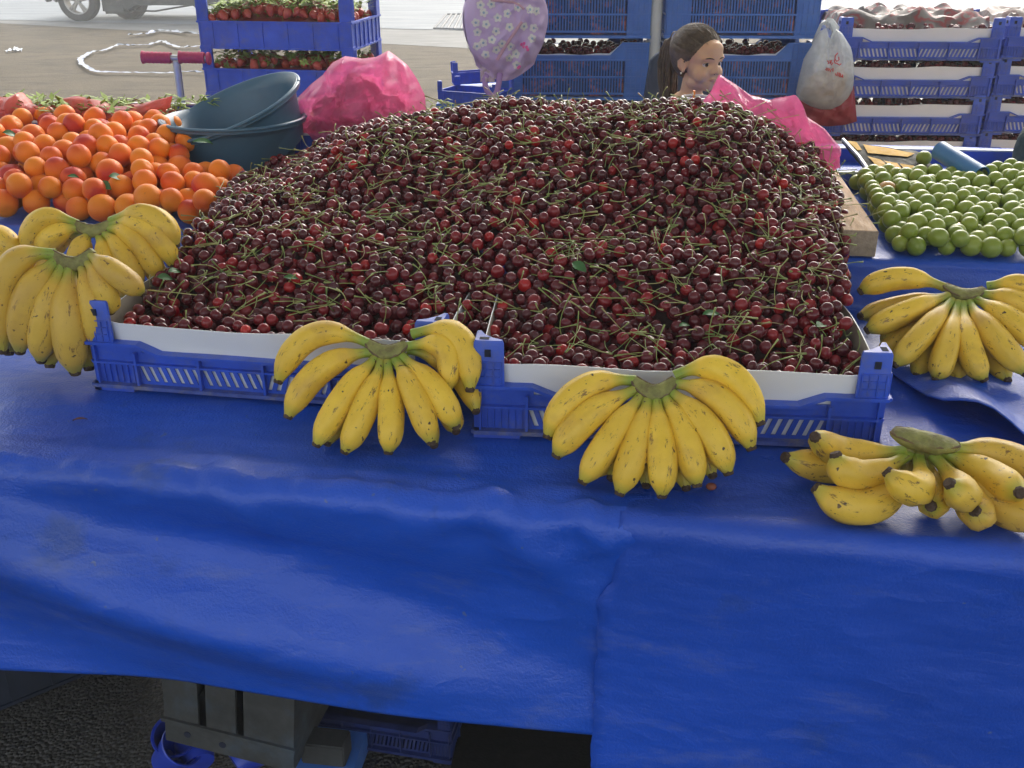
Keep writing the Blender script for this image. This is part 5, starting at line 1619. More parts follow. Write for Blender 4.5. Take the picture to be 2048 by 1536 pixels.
# ============================================================ awning post and chair
pt, pb_ = at_y(1311, 0, 3.95), at_y(1306, 105, 3.95)
root = empty('awning_post', (pb_.x, 3.95, 0))
mb = MB(); T = Matrix.Identity(4)
dxp = (pt.x - pb_.x) / (pt.z - pb_.z)
mb.tube([(-dxp * pb_.z, 0, 0), (dxp * (2.62 - pb_.z), 0, 2.62)], .027, 20); mb.build('pole', MAT['pole'], root)
mb = MB(); mb.box((-dxp * pb_.z - .07, -.07, 0), (-dxp * pb_.z + .07, .07, .02)); mb.build('foot_plate', MAT['steel'], root)
tag(root, 'white painted pole between the two tall crate stacks', 'post')
def chair():
    c = at_y(1374, 150, 3.28)
    root = empty('chair', (c.x, c.y, 0))
    mb = MB(); zt = at_y(1310, 104, 3.28).z
    mb.grid(lambda u, v: ((u - .5) * (.27 - .06 * v ** 3), .045 * (1 - (2 * u - 1) ** 2) + .05 * v, .62 + (zt - .62) * v * (1 - .06 * (2 * u - 1) ** 4)), 20, 16)
    o = mb.build('backrest', MAT['navy'], root); sm_ = o.modifiers.new('thickness', 'SOLIDIFY'); sm_.thickness = .012
    mb = MB(); mb.box((-.21, -.40, .60), (.21, .03, .625)); mb.build('seat', MAT['navy'], root, bevel=.01)
    for x in (-.18, .18):
        for y in (-.36, .0):
            mb = MB(); mb.tube([(x, y, .60), (x * 1.12, y * 1.05, 0)], [.02, .015], 8); mb.build('leg', MAT['navy'], root)
    tag(root, 'navy plastic chair whose back shows between the pole and the girl', 'chair')
chair()

# ============================================================ backpack
def backpack():
    Y = 3.60; c = at_y(1011, 44, Y)
    root = empty('backpack', c, rad(6))
    R = .143
    def fz(x, z):
        q = min(1.0, math.hypot(x / R, z / (R * 1.20)))
        h = .062 * math.sqrt(max(0, 1 - q ** 2.6))
        a = math.atan2(z, x)
        wr = .006 * nz(x * 16, z * 16, 2.0) + .0055 * nz(x * 40, z * 25, 5.0) + .007 * (.5 - abs(nz(x * 11 + z * 9, z * 14, 8.0)) * 3) * sstep(.15, 1, q) + .004 * (.5 - abs(nz(x * 22 - z * 12, z * 18, 3.0)) * 3)
        # slack folds to the lower right, a deep one beside the zip
        s_ = (x - .02) * .75 + (z + .03) * -.45
        h += wr * (1 + 1.5 * sstep(-.02, .09, x)) - .018 * gauss(s_ - .035, .012) * sstep(.10, -.04, z) + .012 * gauss(s_ - .058, .012) * sstep(.1, -.05, z)
        h -= .014 * gauss(z - .075 + x * .2, .010)
        return h
    mb = MB(); n, m = 64, 26
    def front(u, v):
        a = 2 * math.pi * u; q = 1 - v
        k = 1 + .02 * math.sin(3 * a + 1) + .012 * math.sin(7 * a)
        x, z = R * q * k * math.cos(a), R * 1.20 * q * k * math.sin(a) - (.018 * q if math.sin(a) < -.7 else 0)
        return (x, -fz(x, z) if v > 0 else 0.0, z)
    mb.grid(front, n, m, 0, None, wrapu=True)
    # daisies printed on the cloth
    fl = [(320, 185), (205, 332), (355, 352), (522, 258), (695, 395), (230, 475), (500, 455), (438, 578), (315, 628), (665, 200), (590, 640), (505, 730), (720, 690), (915, 392), (1000, 140), (1110, 175), (275, 75), (430, 60), (820, 110), (1035, 570), (1060, 420), (810, 960), (225, 680), (700, 860), (350, 800), (800, 800)]
    for i, (zx, zy) in enumerate(fl):
        w_ = at_y(920 + zx / 7.317, zy / 7.317, Y - .06) - c
        x0, z0 = w_.x, w_.z
        if math.hypot(x0 / R, z0 / (R * 1.2)) > .93: continue
        ph = i * .7; s_ = .0145
        pts_ = [(x0, z0)]
        ring = []
        for k in range(30):
            a = 2 * math.pi * k / 30; rr = s_ * (.62 + .38 * abs(math.cos(2.5 * (a + ph))) ** .6)
            ring.append((x0 + rr * math.cos(a), z0 + rr * math.sin(a)))
        P3 = [(x, -fz(x, z) - .0016, z) for x, z in pts_ + ring]
        mb.add(P3, [(0, 1 + (k + 1) % 30, 1 + k) for k in range(30)], 1)
        ring2 = [(x0 + .0042 * math.cos(a), z0 + .0042 * math.sin(a)) for a in np.linspace(0, 2 * math.pi, 11)[:-1]]
        mb.add([(x, -fz(x, z) - .0026, z) for x, z in [(x0, z0)] + ring2], [(0, 1 + (k + 1) % 10, 1 + k) for k in range(10)], 2)
    LIL = M('lilac_cloth', (.56, .42, .62), .6, .07, 20, .3, 60)
    mb.build('front_panel', [LIL, M('daisy_cream', (.72, .70, .62), .7, .05), M('daisy_grey', (.30, .42, .50), .7, .05)], root, smooth=True)
    mb = MB()
    mb.grid(lambda u, v: ((R * 1.0 - .004 * v) * math.cos(2 * math.pi * u) * (1 + .015 * math.sin(9 * 6.28 * u)), .001 + .11 * v, (R * 1.2) * math.sin(2 * math.pi * u)), 64, 6, 0, None, wrapu=True)
    mb.lathe([(.001, 0), (R * .98, 0)], 40, 0, Matrix.Translation((0, .11, 0)) @ Matrix.Rotation(rad(90), 4, 'X') @ Matrix.Diagonal((1, 1.2, 1, 1)))
    mb.build('back_panel', LIL, root)
    ZP = M('zip_pink', (.55, .33, .38), .6, .1, 40)
    mb = MB()
    def zp(pl):
        out = []
        for zx, zy in pl:
            w_ = at_y(920 + zx / 7.317, zy / 7.317, Y - .06) - c; out.append(Vector((w_.x, -fz(w_.x, w_.z) - .003, w_.z)))
        return out
    mb.tube(zp([(880, 320), (800, 430), (730, 530), (650, 660), (580, 780), (520, 880)]), .005, 6)
    mb.tube(zp([(420, 0), (600, 20), (760, 40), (860, 90), (905, 130)]), .004, 6)
    mb.build('zip', ZP, root)
    PK = M('pink_blossom', (.75, .10, .32), .6, .1)
    mb = MB()
    for zx, zy in ((885, 660), (915, 640), (910, 690), (945, 690), (960, 725), (835, 1000), (850, 985)):
        q_ = zp([(zx, zy)])[0]; mb.ell(q_, (.0055, .002, .0055), CS3)
    mb.build('pink_motif', PK, root)
    ST = M('lilac_webbing', (.42, .26, .52), .6, .1, 60, .3, 200)
    def strap(pl, w_, name='strap', mat=ST, dy=0.0):
        P3 = [at_y(920 + zx / 7.317, zy / 7.317, Y + dy) - c for zx, zy in pl]
        mb = MB(); mb.tube(P3, w_ * .28, 8, 0, flat=3.6)
        mb.build(name, mat, root, smooth=True)
    strap([(580, 930), (585, 1050), (570, 1200), (545, 1330), (500, 1400), (450, 1390), (400, 1330), (370, 1250), (360, 1160), (400, 1080)], .010)
    strap([(95, -160), (110, 0), (150, 90), (200, 160)], .007, dy=.02)
    strap([(1200, 200), (1190, 60), (1150, -150), (1060, -320)], .009, dy=.02)
    strap([(620, -10), (700, -200), (900, -330), (1060, -320)], .007, dy=.03)
    mb = MB()
    q0 = at_y(920 + 400 / 7.317, 1040 / 7.317, Y) - c
    mb.grid(lambda u, v: (q0.x + (u - .5) * .050, q0.y + .01 * nz(u * 4, v * 4), q0.z + .030 - v * .065 + .006 * nz(u * 5, v * 3, 4)), 10, 12)
    o = mb.build('hanging_label', M('tag_cream_lilac', (.52, .42, .46), .6, .25, 60), root, smooth=True)
    tag(root, 'round lilac child backpack printed with white daisies, hanging in front of the tall crates', 'backpack')
backpack()

# ============================================================ the girl
def girl():
    YG = 2.95
    hc = at_y(1395, 115, YG)                   # middle of the head
    HS = .174                                   # head height
    yaw = rad(-38)                              # local +y is the way she faces
    # faces mostly to the right of the picture, a little towards the camera
    face = Vector((math.cos(rad(54)), -math.sin(rad(54)), 0))
    right = face.cross(Vector((0, 0, 1)))
    T = Matrix(((right.x, face.x, 0, hc.x), (right.y, face.y, 0, hc.y), (0, 0, 1, hc.z - HS * .52), (0, 0, 0, 1)))
    root = empty('person', (hc.x, hc.y, 0))
    INV = Matrix.Translation(-root.location)
    W = INV @ T @ Matrix.Rotation(rad(-4), 4, 'X') @ Matrix.Scale(HS, 4)
    mb = MB()
    E = lambda c, r, R=None: mb.ell(c, r, CS10, R=R)
    E((0, -.10, .64), (.355, .42, .36)); E((0, .10, .60), (.30, .30, .30)); E((0, .12, .42), (.27, .27, .30))
    E((0, .15, .20), (.20, .22, .17)); E((0, .265, .10), (.095, .08, .07)); E((-.13, .08, .16), (.09, .16, .10)); E((.13, .08, .16), (.09, .16, .10))
    for s_ in (-1, 1):
        E((s_ * .155, .225, .315), (.135, .135, .14)); E((s_ * .13, .300, .565), (.13, .06, .055)); E((s_ * .045, .375, .345), (.035, .035, .026))
        E((s_ * .33, -.03, .44), (.035, .085, .125), Euler((rad(-12), s_ * rad(8), s_ * rad(22)))); E((s_ * .335, .0, .35), (.03, .045, .05))
    E((0, .365, .47), (.034, .055, .10)); E((0, .395, .40), (.04, .055, .06)); E((0, .402, .362), (.048, .045, .036))
    E((0, .350, .245), (.070, .036, .020)); E((0, .347, .210), (.062, .036, .022)); E((0, .31, .225), (.12, .05, .07))
    E((0, .30, .70), (.20, .09, .12))
    # neck, chest, shoulders, arms down to the hands, skirt and legs (one body)
    def cap(a, b, r0, r1, n=14):
        a, b = Vector(a), Vector(b)
        for i in range(n + 1): 
            t = i / n; p = a.lerp(b, t); r = r0 + (r1 - r0) * t; mb.ell(p, (r, r, r), CS6)
    cap((0, -.06, .22), (0, -.10, -.22), .175, .19)
    cap((-.34, -.10, -.36), (.34, -.10, -.36), .19, .19); cap((0, -.10, -.40), (0, -.10, -1.5), .40, .36, 18)
    cap((-.16, -.1, -1.6), (-.17, -.08, -4.4), .27, .14, 24); cap((.16, -.1, -1.6), (.17, -.08, -4.4), .27, .14, 24)
    cap((-.17, -.06, -4.45), (-.19, .22, -4.5), .12, .09, 8); cap((.17, -.06, -4.45), (.19, .22, -4.5), .12, .09, 8)
    for s_ in (-1, 1):
        cap((s_ * .46, -.10, -.40), (s_ * .60, -.14, -1.25), .145, .105, 16); cap((s_ * .60, -.14, -1.25), (s_ * .56, .16, -1.95), .10, .07, 16)
        cap((s_ * .56, .17, -1.98), (s_ * .55, .23, -2.12), .075, .06, 5)
        for f in range(4): cap((s_ * (.55 + (f - 1.5) * .035), .24 + .01 * f, -2.13), (s_ * (.55 + (f - 1.5) * .037), .31 + .01 * (f % 2), -2.32 - .02 * (1.5 - abs(f - 1.5))), .026, .018, 9)
        cap((s_ * .49, .22, -2.05), (s_ * .45, .30, -2.2), .028, .02, 6)
    mb.xf(W)
    me = mb.mesh('person', [MAT['skin']], smooth=True)
    tmp = bpy.data.objects.new('tmp_body', me); COL.objects.link(tmp)
    md = tmp.modifiers.new('r', 'REMESH'); md.mode = 'VOXEL'; md.voxel_size = .0034; md.use_smooth_shade = True
    ms = tmp.modifiers.new('s', 'SMOOTH'); ms.factor = .5; ms.iterations = 9
    dg_ = bpy.context.evaluated_depsgraph_get(); ev = tmp.evaluated_get(dg_)
    me2 = bpy.data.meshes.new_from_object(ev); COL.objects.unlink(tmp)
    for p in me2.polygons: p.use_smooth = True
    Wi = W.inverted()
    # eye sockets
    eyes = [(s_ * .135, .325, .475) for s_ in (-1, 1)]
    for v in me2.vertices:
        q_ = Wi @ v.co
        for e in eyes:
            d = math.sqrt(((q_.x - e[0]) / .085) ** 2 + ((q_.z - e[2]) / .038) ** 2)
            if d < 1.6 and q_.y > .1:
                q_.y -= .045 * math.exp(-d * d * 1.6)
        # ear bowl
        v.co = W @ q_
    body = link('body', me2, root)
    me2.materials.clear(); me2.materials.append(MAT['skin'])
    mb = MB()
    def lip(z0, dz, fw, th):
        return [Vector((x, fw - 1.9 * x * x, z0 + dz * (1 - (x / .078) ** 2))) for x in np.linspace(-.078, .078, 11)], [th * max(.15, 1 - (x / .082) ** 2) for x in np.linspace(-.078, .078, 11)]
    for z0, dz, fw, th in ((.232, .010, .374, .014), (.228, -.012, .370, .017)):
        pl_, rr_ = lip(z0, dz, fw, th); mb.tube(pl_, rr_, 8)
    mb.xf(W); mb.build('lips', MAT['lips'], root, smooth=True)
    # eyes
    EW = M('eye_white', (.62, .60, .58), .25, .02); IR = M('iris_brown', (.022, .012, .008), .12, .1)
    LD = M('lash_dark', (.02, .014, .012), .6, .1)
    for s_ in (-1, 1):
        mb = MB(); ec = Vector((s_ * .135, .268, .472))
        mb.ell(ec, (.066, .066, .066), CS6); mb.xf(W); eo = mb.build('eye', EW, root, smooth=True)
        mb = MB(); lookd = Vector((.22, .97, -.03)).normalized(); mb.ell(ec + lookd * .045, (.034, .034, .034), CS6); mb.xf(W); mb.build('iris', IR, eo, smooth=True)
        # lids: skin folds with a dark lash line, and brow
        for up_, hz, th in ((1, .027, .011), (-1, -.025, .005)):
            pl = []
            for k in range(9):
                u = k / 8 * 2 - 1
                x = ec.x + u * .072; z = ec.z + hz * (1 - u * u) + (.004 if up_ > 0 else 0) - .006 * u * s_ * -1
                yy = ec.y + math.sqrt(max(0, .0715 ** 2 - (x - ec.x) ** 2 * .75 - (z - ec.z) ** 2)) 
                pl.append(Vector((x, yy, z)))
            mb = MB(); mb.tube(pl, [.004] + [th * .5] * 7 + [.004], 6); mb.xf(W); mb.build('eyelid', LD if up_ > 0 else MAT['skin'], root, smooth=True)
            if up_ > 0:
                mb = MB(); mb.tube([q_ + Vector((0, -.004, .016)) for q_ in pl], [.008] + [.017] * 7 + [.008], 8); mb.xf(W); mb.build('eyelid', MAT['skin'], root, smooth=True)
        mb = MB(); pl = [(s_ * .055, .385, .556), (s_ * .10, .386, .572), (s_ * .15, .372, .580), (s_ * .20, .338, .572), (s_ * .245, .290, .550)]
        mb.tube(pl, [.008, .014, .015, .011, .004], 6, 0, flat=.6); mb.xf(W); mb.build('eyebrow', LD, root, smooth=True)
        mb = MB(); mb.ell((s_ * .375, .005, .308), (.018, .018, .018), CS4); mb.xf(W); mb.build('earring', M('gold_pearl', (.8, .72, .55), .2, .05, metal=.5), root, smooth=True)
        mb = MB(); mb.ell((s_ * .028, .404, .331), (.010, .009, .005), CS3); mb.xf(W); mb.build('nostril', LD, root, smooth=True)
        # inner ear shadow fold
        mb = MB(); mb.tube([(s_ * .368, .03, .50), (s_ * .374, -.035, .525), (s_ * .376, -.09, .48), (s_ * .374, -.08, .40), (s_ * .368, -.02, .35)], [.008, .013, .014, .013, .009], 7); mb.xf(W); mb.build('ear_rim', MAT['skin'], root, smooth=True)
    # hair: cap swept back to a pony tail
    HC = Vector((0, -.10, .64)); mb = MB(); n, m = 84, 46
    def hairline(x, z):     # furthest forward the hair reaches at this height
        ax = abs(x)
        return interp(z, [.10, .25, .36, .44, .52, .60, .68, .76, .84, .90, 1.1], [-.16, -.13, -.08, .03, .12, .19, .25, .30, .355, .44, .6]) - (.06 if ax < .06 and z > .8 else 0) * 0
    vs, keep = [], {}
    tail = Vector((0, -.52, .74))
    for j in range(m + 1):
        for i in range(n):
            th = math.pi * j / m; ph_ = 2 * math.pi * i / n
            d = Vector((math.sin(th) * math.cos(ph_), math.sin(th) * math.sin(ph_), math.cos(th)))
            rx, ry, rz_ = .385, .455 if d.y < 0 else .435, .395 if d.z > 0 else .50
            p = HC + Vector((d.x * rx, d.y * ry, d.z * rz_))
            # strands run towards the tail: ridges across
            to = (p - tail); ang_ = math.atan2(to.z, to.x if abs(to.x) > 1e-4 else 1e-4)
            k = 1 + .003 * math.sin(ang_ * 90 + 6 * nz(p.x * 5, p.z * 5, p.y * 5)) + .008 * nz(ang_ * 9, p.y * 3) - .17 * sstep(-.035, .03, p.y - hairline(p.x, p.z) - .02 * nz(p.x * 14, p.z * 14, 3))
            part = -.012 * gauss(p.x, .014) * (1 if (d.z > .3 and d.y > -.2) else 0)
            vs.append(HC + (p - HC) * (k + part)); keep[j, i] = p.y < hairline(p.x, p.z) + .10 and p.z > .14
    fs = []
    for j in range(m):
        for i in range(n):
            i2 = (i + 1) % n
            if keep[j, i] and keep[j + 1, i] and keep[j, i2] and keep[j + 1, i2]: fs.append((j * n + i, (j + 1) * n + i, (j + 1) * n + i2, j * n + i2))
    mb.add(vs, fs)
    rgh = random.Random(6)
    # loose fine strands over the cap
    for k in range(420):
        a = rgh.uniform(-1.5, 1.5); z0 = rgh.uniform(.2, .98)
        th = rgh.uniform(.15, 1.7); ph_ = rgh.uniform(0, math.pi)
        d = Vector((math.sin(th) * math.cos(ph_), math.sin(th) * math.sin(ph_), math.cos(th)))
        p = HC + Vector((d.x * .385, d.y * .43, d.z * .395))
        hl = hairline(p.x, p.z)
        if p.y > hl - .10: p.y = hl - .10
        pl = []
        for s_ in range(7):
            t = s_ / 6; q_ = p.lerp(tail, t) - HC; l = math.sqrt((q_.x / .392) ** 2 + (q_.y / .462) ** 2 + (q_.z / (.402 if q_.z > 0 else .5)) ** 2)
            pl.append(HC + q_ / max(l, .01) * (1 if t < .95 else 1.02))
        if all(q_.y < hairline(q_.x, q_.z) - .02 for q_ in pl): mb.tube(pl, .0022, 4)
    # pony tail
    for k in range(190):
        a = rgh.uniform(0, 6.28); r0_ = .06 * math.sqrt(rgh.random()); r1_ = .125 * math.sqrt(rgh.random()); L_ = rgh.uniform(.8, 1.22)
        o0 = Vector((math.cos(a) * r0_, 0, math.sin(a) * r0_)); o1 = Vector((math.cos(a) * r1_ * .9, math.sin(a) * r1_ * 1.25, 0)); jt = Vector((rgh.uniform(-.03, .03), rgh.uniform(-.03, .03), 0))
        path = [tail + o0, tail + Vector((0, -.09, .03)) + o0 * 1.2, tail + Vector((0, -.16, -.06)) + o1 * .7, tail + Vector((0, -.19, -.22)) + o1, tail + Vector((0, -.18, -.42)) + o1 * 1.1 + jt, tail + Vector((0, -.14, -.62 * L_)) + o1 + jt * 1.5, tail + Vector((0, -.10, -.85 * L_)) + o1 * .7 + jt * 2, tail + Vector((0, -.06, -1.1 * L_)) + o1 * .35 + jt * 3]
        mb.tube(path, [.012, .014, .016, .016, .015, .013, .010, .004], 4)
    mb.xf(W); mb.build('hair', MAT['hair'], root, smooth=True)
    mb = MB(); mb.tube([tail + Vector((math.cos(a) * .078, -.045, math.sin(a) * .078)) for a in np.linspace(0, 2 * math.pi, 17)], .022, 8); mb.xf(W); mb.build('hair_tie', M('hair_tie_blue', (.12, .2, .5), .6), root)
    # shirt: dark, with a round neck
    mb = MB()
    def shirt(u, v):
        a = 2 * math.pi * u; t = v
        rx = interp(t, [0, .06, .14, .3, .6, 1], [.22, .34, .57, .56, .47, .47]); ry = interp(t, [0, .06, .14, .3, .6, 1], [.22, .25, .32, .44, .45, .45]); z = interp(t, [0, .06, .14, .3, .6, 1], [-.10, -.13, -.24, -.55, -1.1, -1.75])
        return (rx * math.cos(a) * (1 + .01 * math.sin(9 * a + 5 * t)), -.10 + ry * math.sin(a), z)
    mb.grid(shirt, 48, 26, 0, None, wrapu=True)
    for s_ in (-1, 1):
        A, B_ = Vector((s_ * .44, -.10, -.40)), Vector((s_ * .60, -.14, -1.15))
        mb.tube([A.lerp(B_, i / 8) for i in range(9)], [.205, .205, .20, .19, .18, .168, .16, .154, .15], 18)
    mb.xf(W); o = mb.build('shirt', M('shirt_dark_maroon', (.05, .022, .026), .85, .2, 20, .3, 120), root, smooth=True)
    mb = MB(); mb.grid(lambda u, v: ((interp(v, [0, 1], [.42, .50])) * math.cos(6.2832 * u), -.10 + .43 * math.sin(6.2832 * u) * (1 + .0 * v), -1.6 - 1.5 * v), 40, 10, 0, None, wrapu=True)
    mb.xf(W); mb.build('skirt', M('skirt_navy', (.02, .03, .07), .85, .2), root, smooth=True)
    tag(root, 'young girl with brown pony tail and pearl earring behind the cherries, looking to the right', 'person')
def skin_mat():
    m, t, p = _nt('skin')
    v = coords(t)
    c = ramp(t, [(.3, (.58, .33, .185)), (.7, (.66, .39, .225))], noi(t, v, 14, 4)).outputs[0]
    t.links.new(c, p.inputs['Base Color']); p.inputs['Roughness'].default_value = .5
    p.inputs['Subsurface Weight'].default_value = .35; p.inputs['Subsurface Radius'].default_value = (.012, .005, .002)
    return m
MAT['skin'] = skin_mat()
MAT['lips'] = M('lips', (.46, .22, .16), .45, .1, 60)
MAT['hair'] = M('hair_brown', (.095, .062, .035), .42, .5, 60, .3, 200)
girl()

# cup with a straw beside her
p = at_y(1392, 196, 2.60)
root = empty('cup', (p.x, p.y, p.z - .10))
mb = MB(); mb.lathe([(.001, 0), (.026, 0), (.034, .10), (.033, .10), (.025, .003), (.001, .003)], 28); mb.build('cup_body', M('cup_purple', (.22, .12, .25), .4, .3, 40), root)
mb = MB(); mb.lathe([(.033, .0985), (.037, .099), (.037, .104), (.033, .1045), (.033, .0985)], 28); mb.build('cup_rim', MAT['liner'], root)
mb = MB(); mb.tube([(0, .01, .02), (-.006, .0, .118)], .0032, 8); mb.build('straw', M('straw_orange', (.75, .22, .02), .5), root)
tag(root, 'small cup with white rim and orange straw in front of the girl', 'cup')

# ============================================================ things at the back right of the stall
def panel(px, y, name, mat, parent=None, loc=None, thick=.004, ys=None):
    P_ = [at_y(q[0], q[1], (ys[i] if ys else y)) for i, q in enumerate(px)]
    return P_
Q = [at_y(1683, 286, 2.66), at_y(1838, 308, 2.70), at_y(1900, 372, 2.44), at_y(1742, 356, 2.44)]
root = empty('patterned_board', (Q[0] + Q[2]) / 2); c = root.location
def bil(u, v): return Q[0].lerp(Q[1], u).lerp(Q[3].lerp(Q[2], u), v)
nq = (Q[1] - Q[0]).cross(Q[3] - Q[0]).normalized(); nq = nq if nq.z > 0 else -nq
mb = MB(); mb.grid(lambda u, v: bil(u, v) - c + nq * (.004 * nz(u * 4, v * 4, 3)), 16, 10); 
o = mb.build('board', M('board_black', (.022, .024, .02), .75, .4, 12, spec=.15), root, smooth=True); sm_ = o.modifiers.new('thickness', 'SOLIDIFY'); sm_.thickness = .006
YL = M('yellow_print', (.55, .34, .09), .75, .1, 30, spec=.15)
mb = MB()
def strip(uv, seg):
    (u0, v0), (u1, v1), (u2, v2), (u3, v3) = uv
    def f(a, b):
        p = Vector((u0, v0)).lerp(Vector((u1, v1)), a).lerp(Vector((u3, v3)).lerp(Vector((u2, v2)), a), b)
        return bil(p.x, p.y) - c + nq * (.0095 + .004 * nz(p.x * 4, p.y * 4, 3))
    mb.grid(f, seg, 3)
strip([(.03, .04), (.16, .03), (.15, .26), (.08, .30)], 6)
strip([(.24, .05), (.88, .12), (.72, .30), (.20, .33)], 12)
for k in range(4): strip([(.14 + k * .19, .46 + .05 * k), (.30 + k * .19, .50 + .05 * k), (.30 + k * .17, .80 + .04 * k), (.16 + k * .17, .76 + .04 * k)], 5)
mb.build('yellow_pattern', YL, root)
mb = MB(); mb.tube([bil(.0, .0) - c + nq * .01, bil(.02, .5) - c + nq * .01, bil(-.02, 1) - c + nq * .01], .0045, 8); mb.build('edge_rod', MAT['steel'], root)
tag(root, 'black and yellow patterned board tilted behind the green plums', 'board')
a, b_ = at_y(1878, 300, 2.50), at_y(1962, 352, 2.36)
root = empty('blue_tube', (a + b_) / 2); c = root.location; d = (b_ - a).normalized()
mb = MB(); T = Matrix.Translation(a - c) @ rot_to(d); Lt = (b_ - a).length
mb.lathe([(.0215, 0), (.0235, .002), (.0235, Lt), (.0215, Lt), (.0215, 0)], 32, 0, T); mb.build('pipe', M('light_blue_plastic', (.035, .16, .36), .4, .1, 20), root)
tag(root, 'short light blue plastic tube leaning on the green plums', 'tube')
mb = MB(); q0 = at_y(2088, 300, 2.62)
mb.grid(lambda u, v: (q0.x + .075 * math.cos(6.2832 * u) * (1 - .3 * v ** 4) + .006 * nz(u * 9, v * 5), q0.y + .06 * math.sin(6.2832 * u), TIER + .004 + (q0.z + .055 - TIER) * v + .008 * nz(u * 6, v * 4, 2)), 30, 14, 0, None, wrapu=True)
o = mb.build('dark_sack', M('sack_dark_green', (.03, .055, .05), .8, .3, 30, .4, 90), smooth=True); tag(o, 'dark green sack at the right edge behind the green plums', 'sack')

# crumpled newspaper on the two right stacks
def paper(x, y, z, rz, L, W, label, seed, cols):
    m, t, p = _nt('newsprint_%d' % seed)
    v = coords(t, scale=(1, 1.6, 1))
    vo = N(t, 'ShaderNodeTexNoise'); vo.inputs['Scale'].default_value = 11; vo.inputs['Detail'].default_value = 3; t.links.new(v, vo.inputs['Vector'])
    c = ramp(t, [(.34, cols[0]), (.42, cols[1]), (.52, cols[2]), (.60, cols[3]), (.66, cols[1])], vo.outputs[0])
    c.color_ramp.interpolation = 'EASE'
    t.links.new(c.outputs[0], p.inputs['Base Color']); p.inputs['Roughness'].default_value = .6
    mb = MB()
    def fn(u, v_):
        q = Vector((u * 5, v_ * 4, seed)); d_, _ = noise.voronoi(q)
        return ((u - .5) * L, (v_ - .5) * W, .03 + .05 * (d_[1] - d_[0]) + .018 * nz(u * 9, v_ * 9, seed) - .05 * sstep(.12, 0, v_) - .05 * sstep(.05, 0, u))
    mb.grid(fn, 46, 30)
    o = mb.build('newspaper', m, smooth='auto', ang=25, loc=(x, y, z)); o.rotation_euler.z = rz
    tag(o, label, 'newspaper', 'newspapers over the right stacks')
zt_ = .080 + 7 * .138 + .112
paper(STC[0] + .36, STC[1] + .21, zt_, STC[2], .56, .38, 'crumpled red and grey newspaper covering the stack behind the white bag', 1, [(.22, .022, .022), (.20, .18, .16), (.13, .11, .10), (.25, .04, .04)])
paper(STD[0] + .36, STD[1] + .21, zt_, STD[2], .56, .38, 'crumpled beige newspaper covering the stack at the right edge', 2, [(.22, .14, .12), (.25, .21, .18), (.20, .16, .14), (.20, .09, .08)])

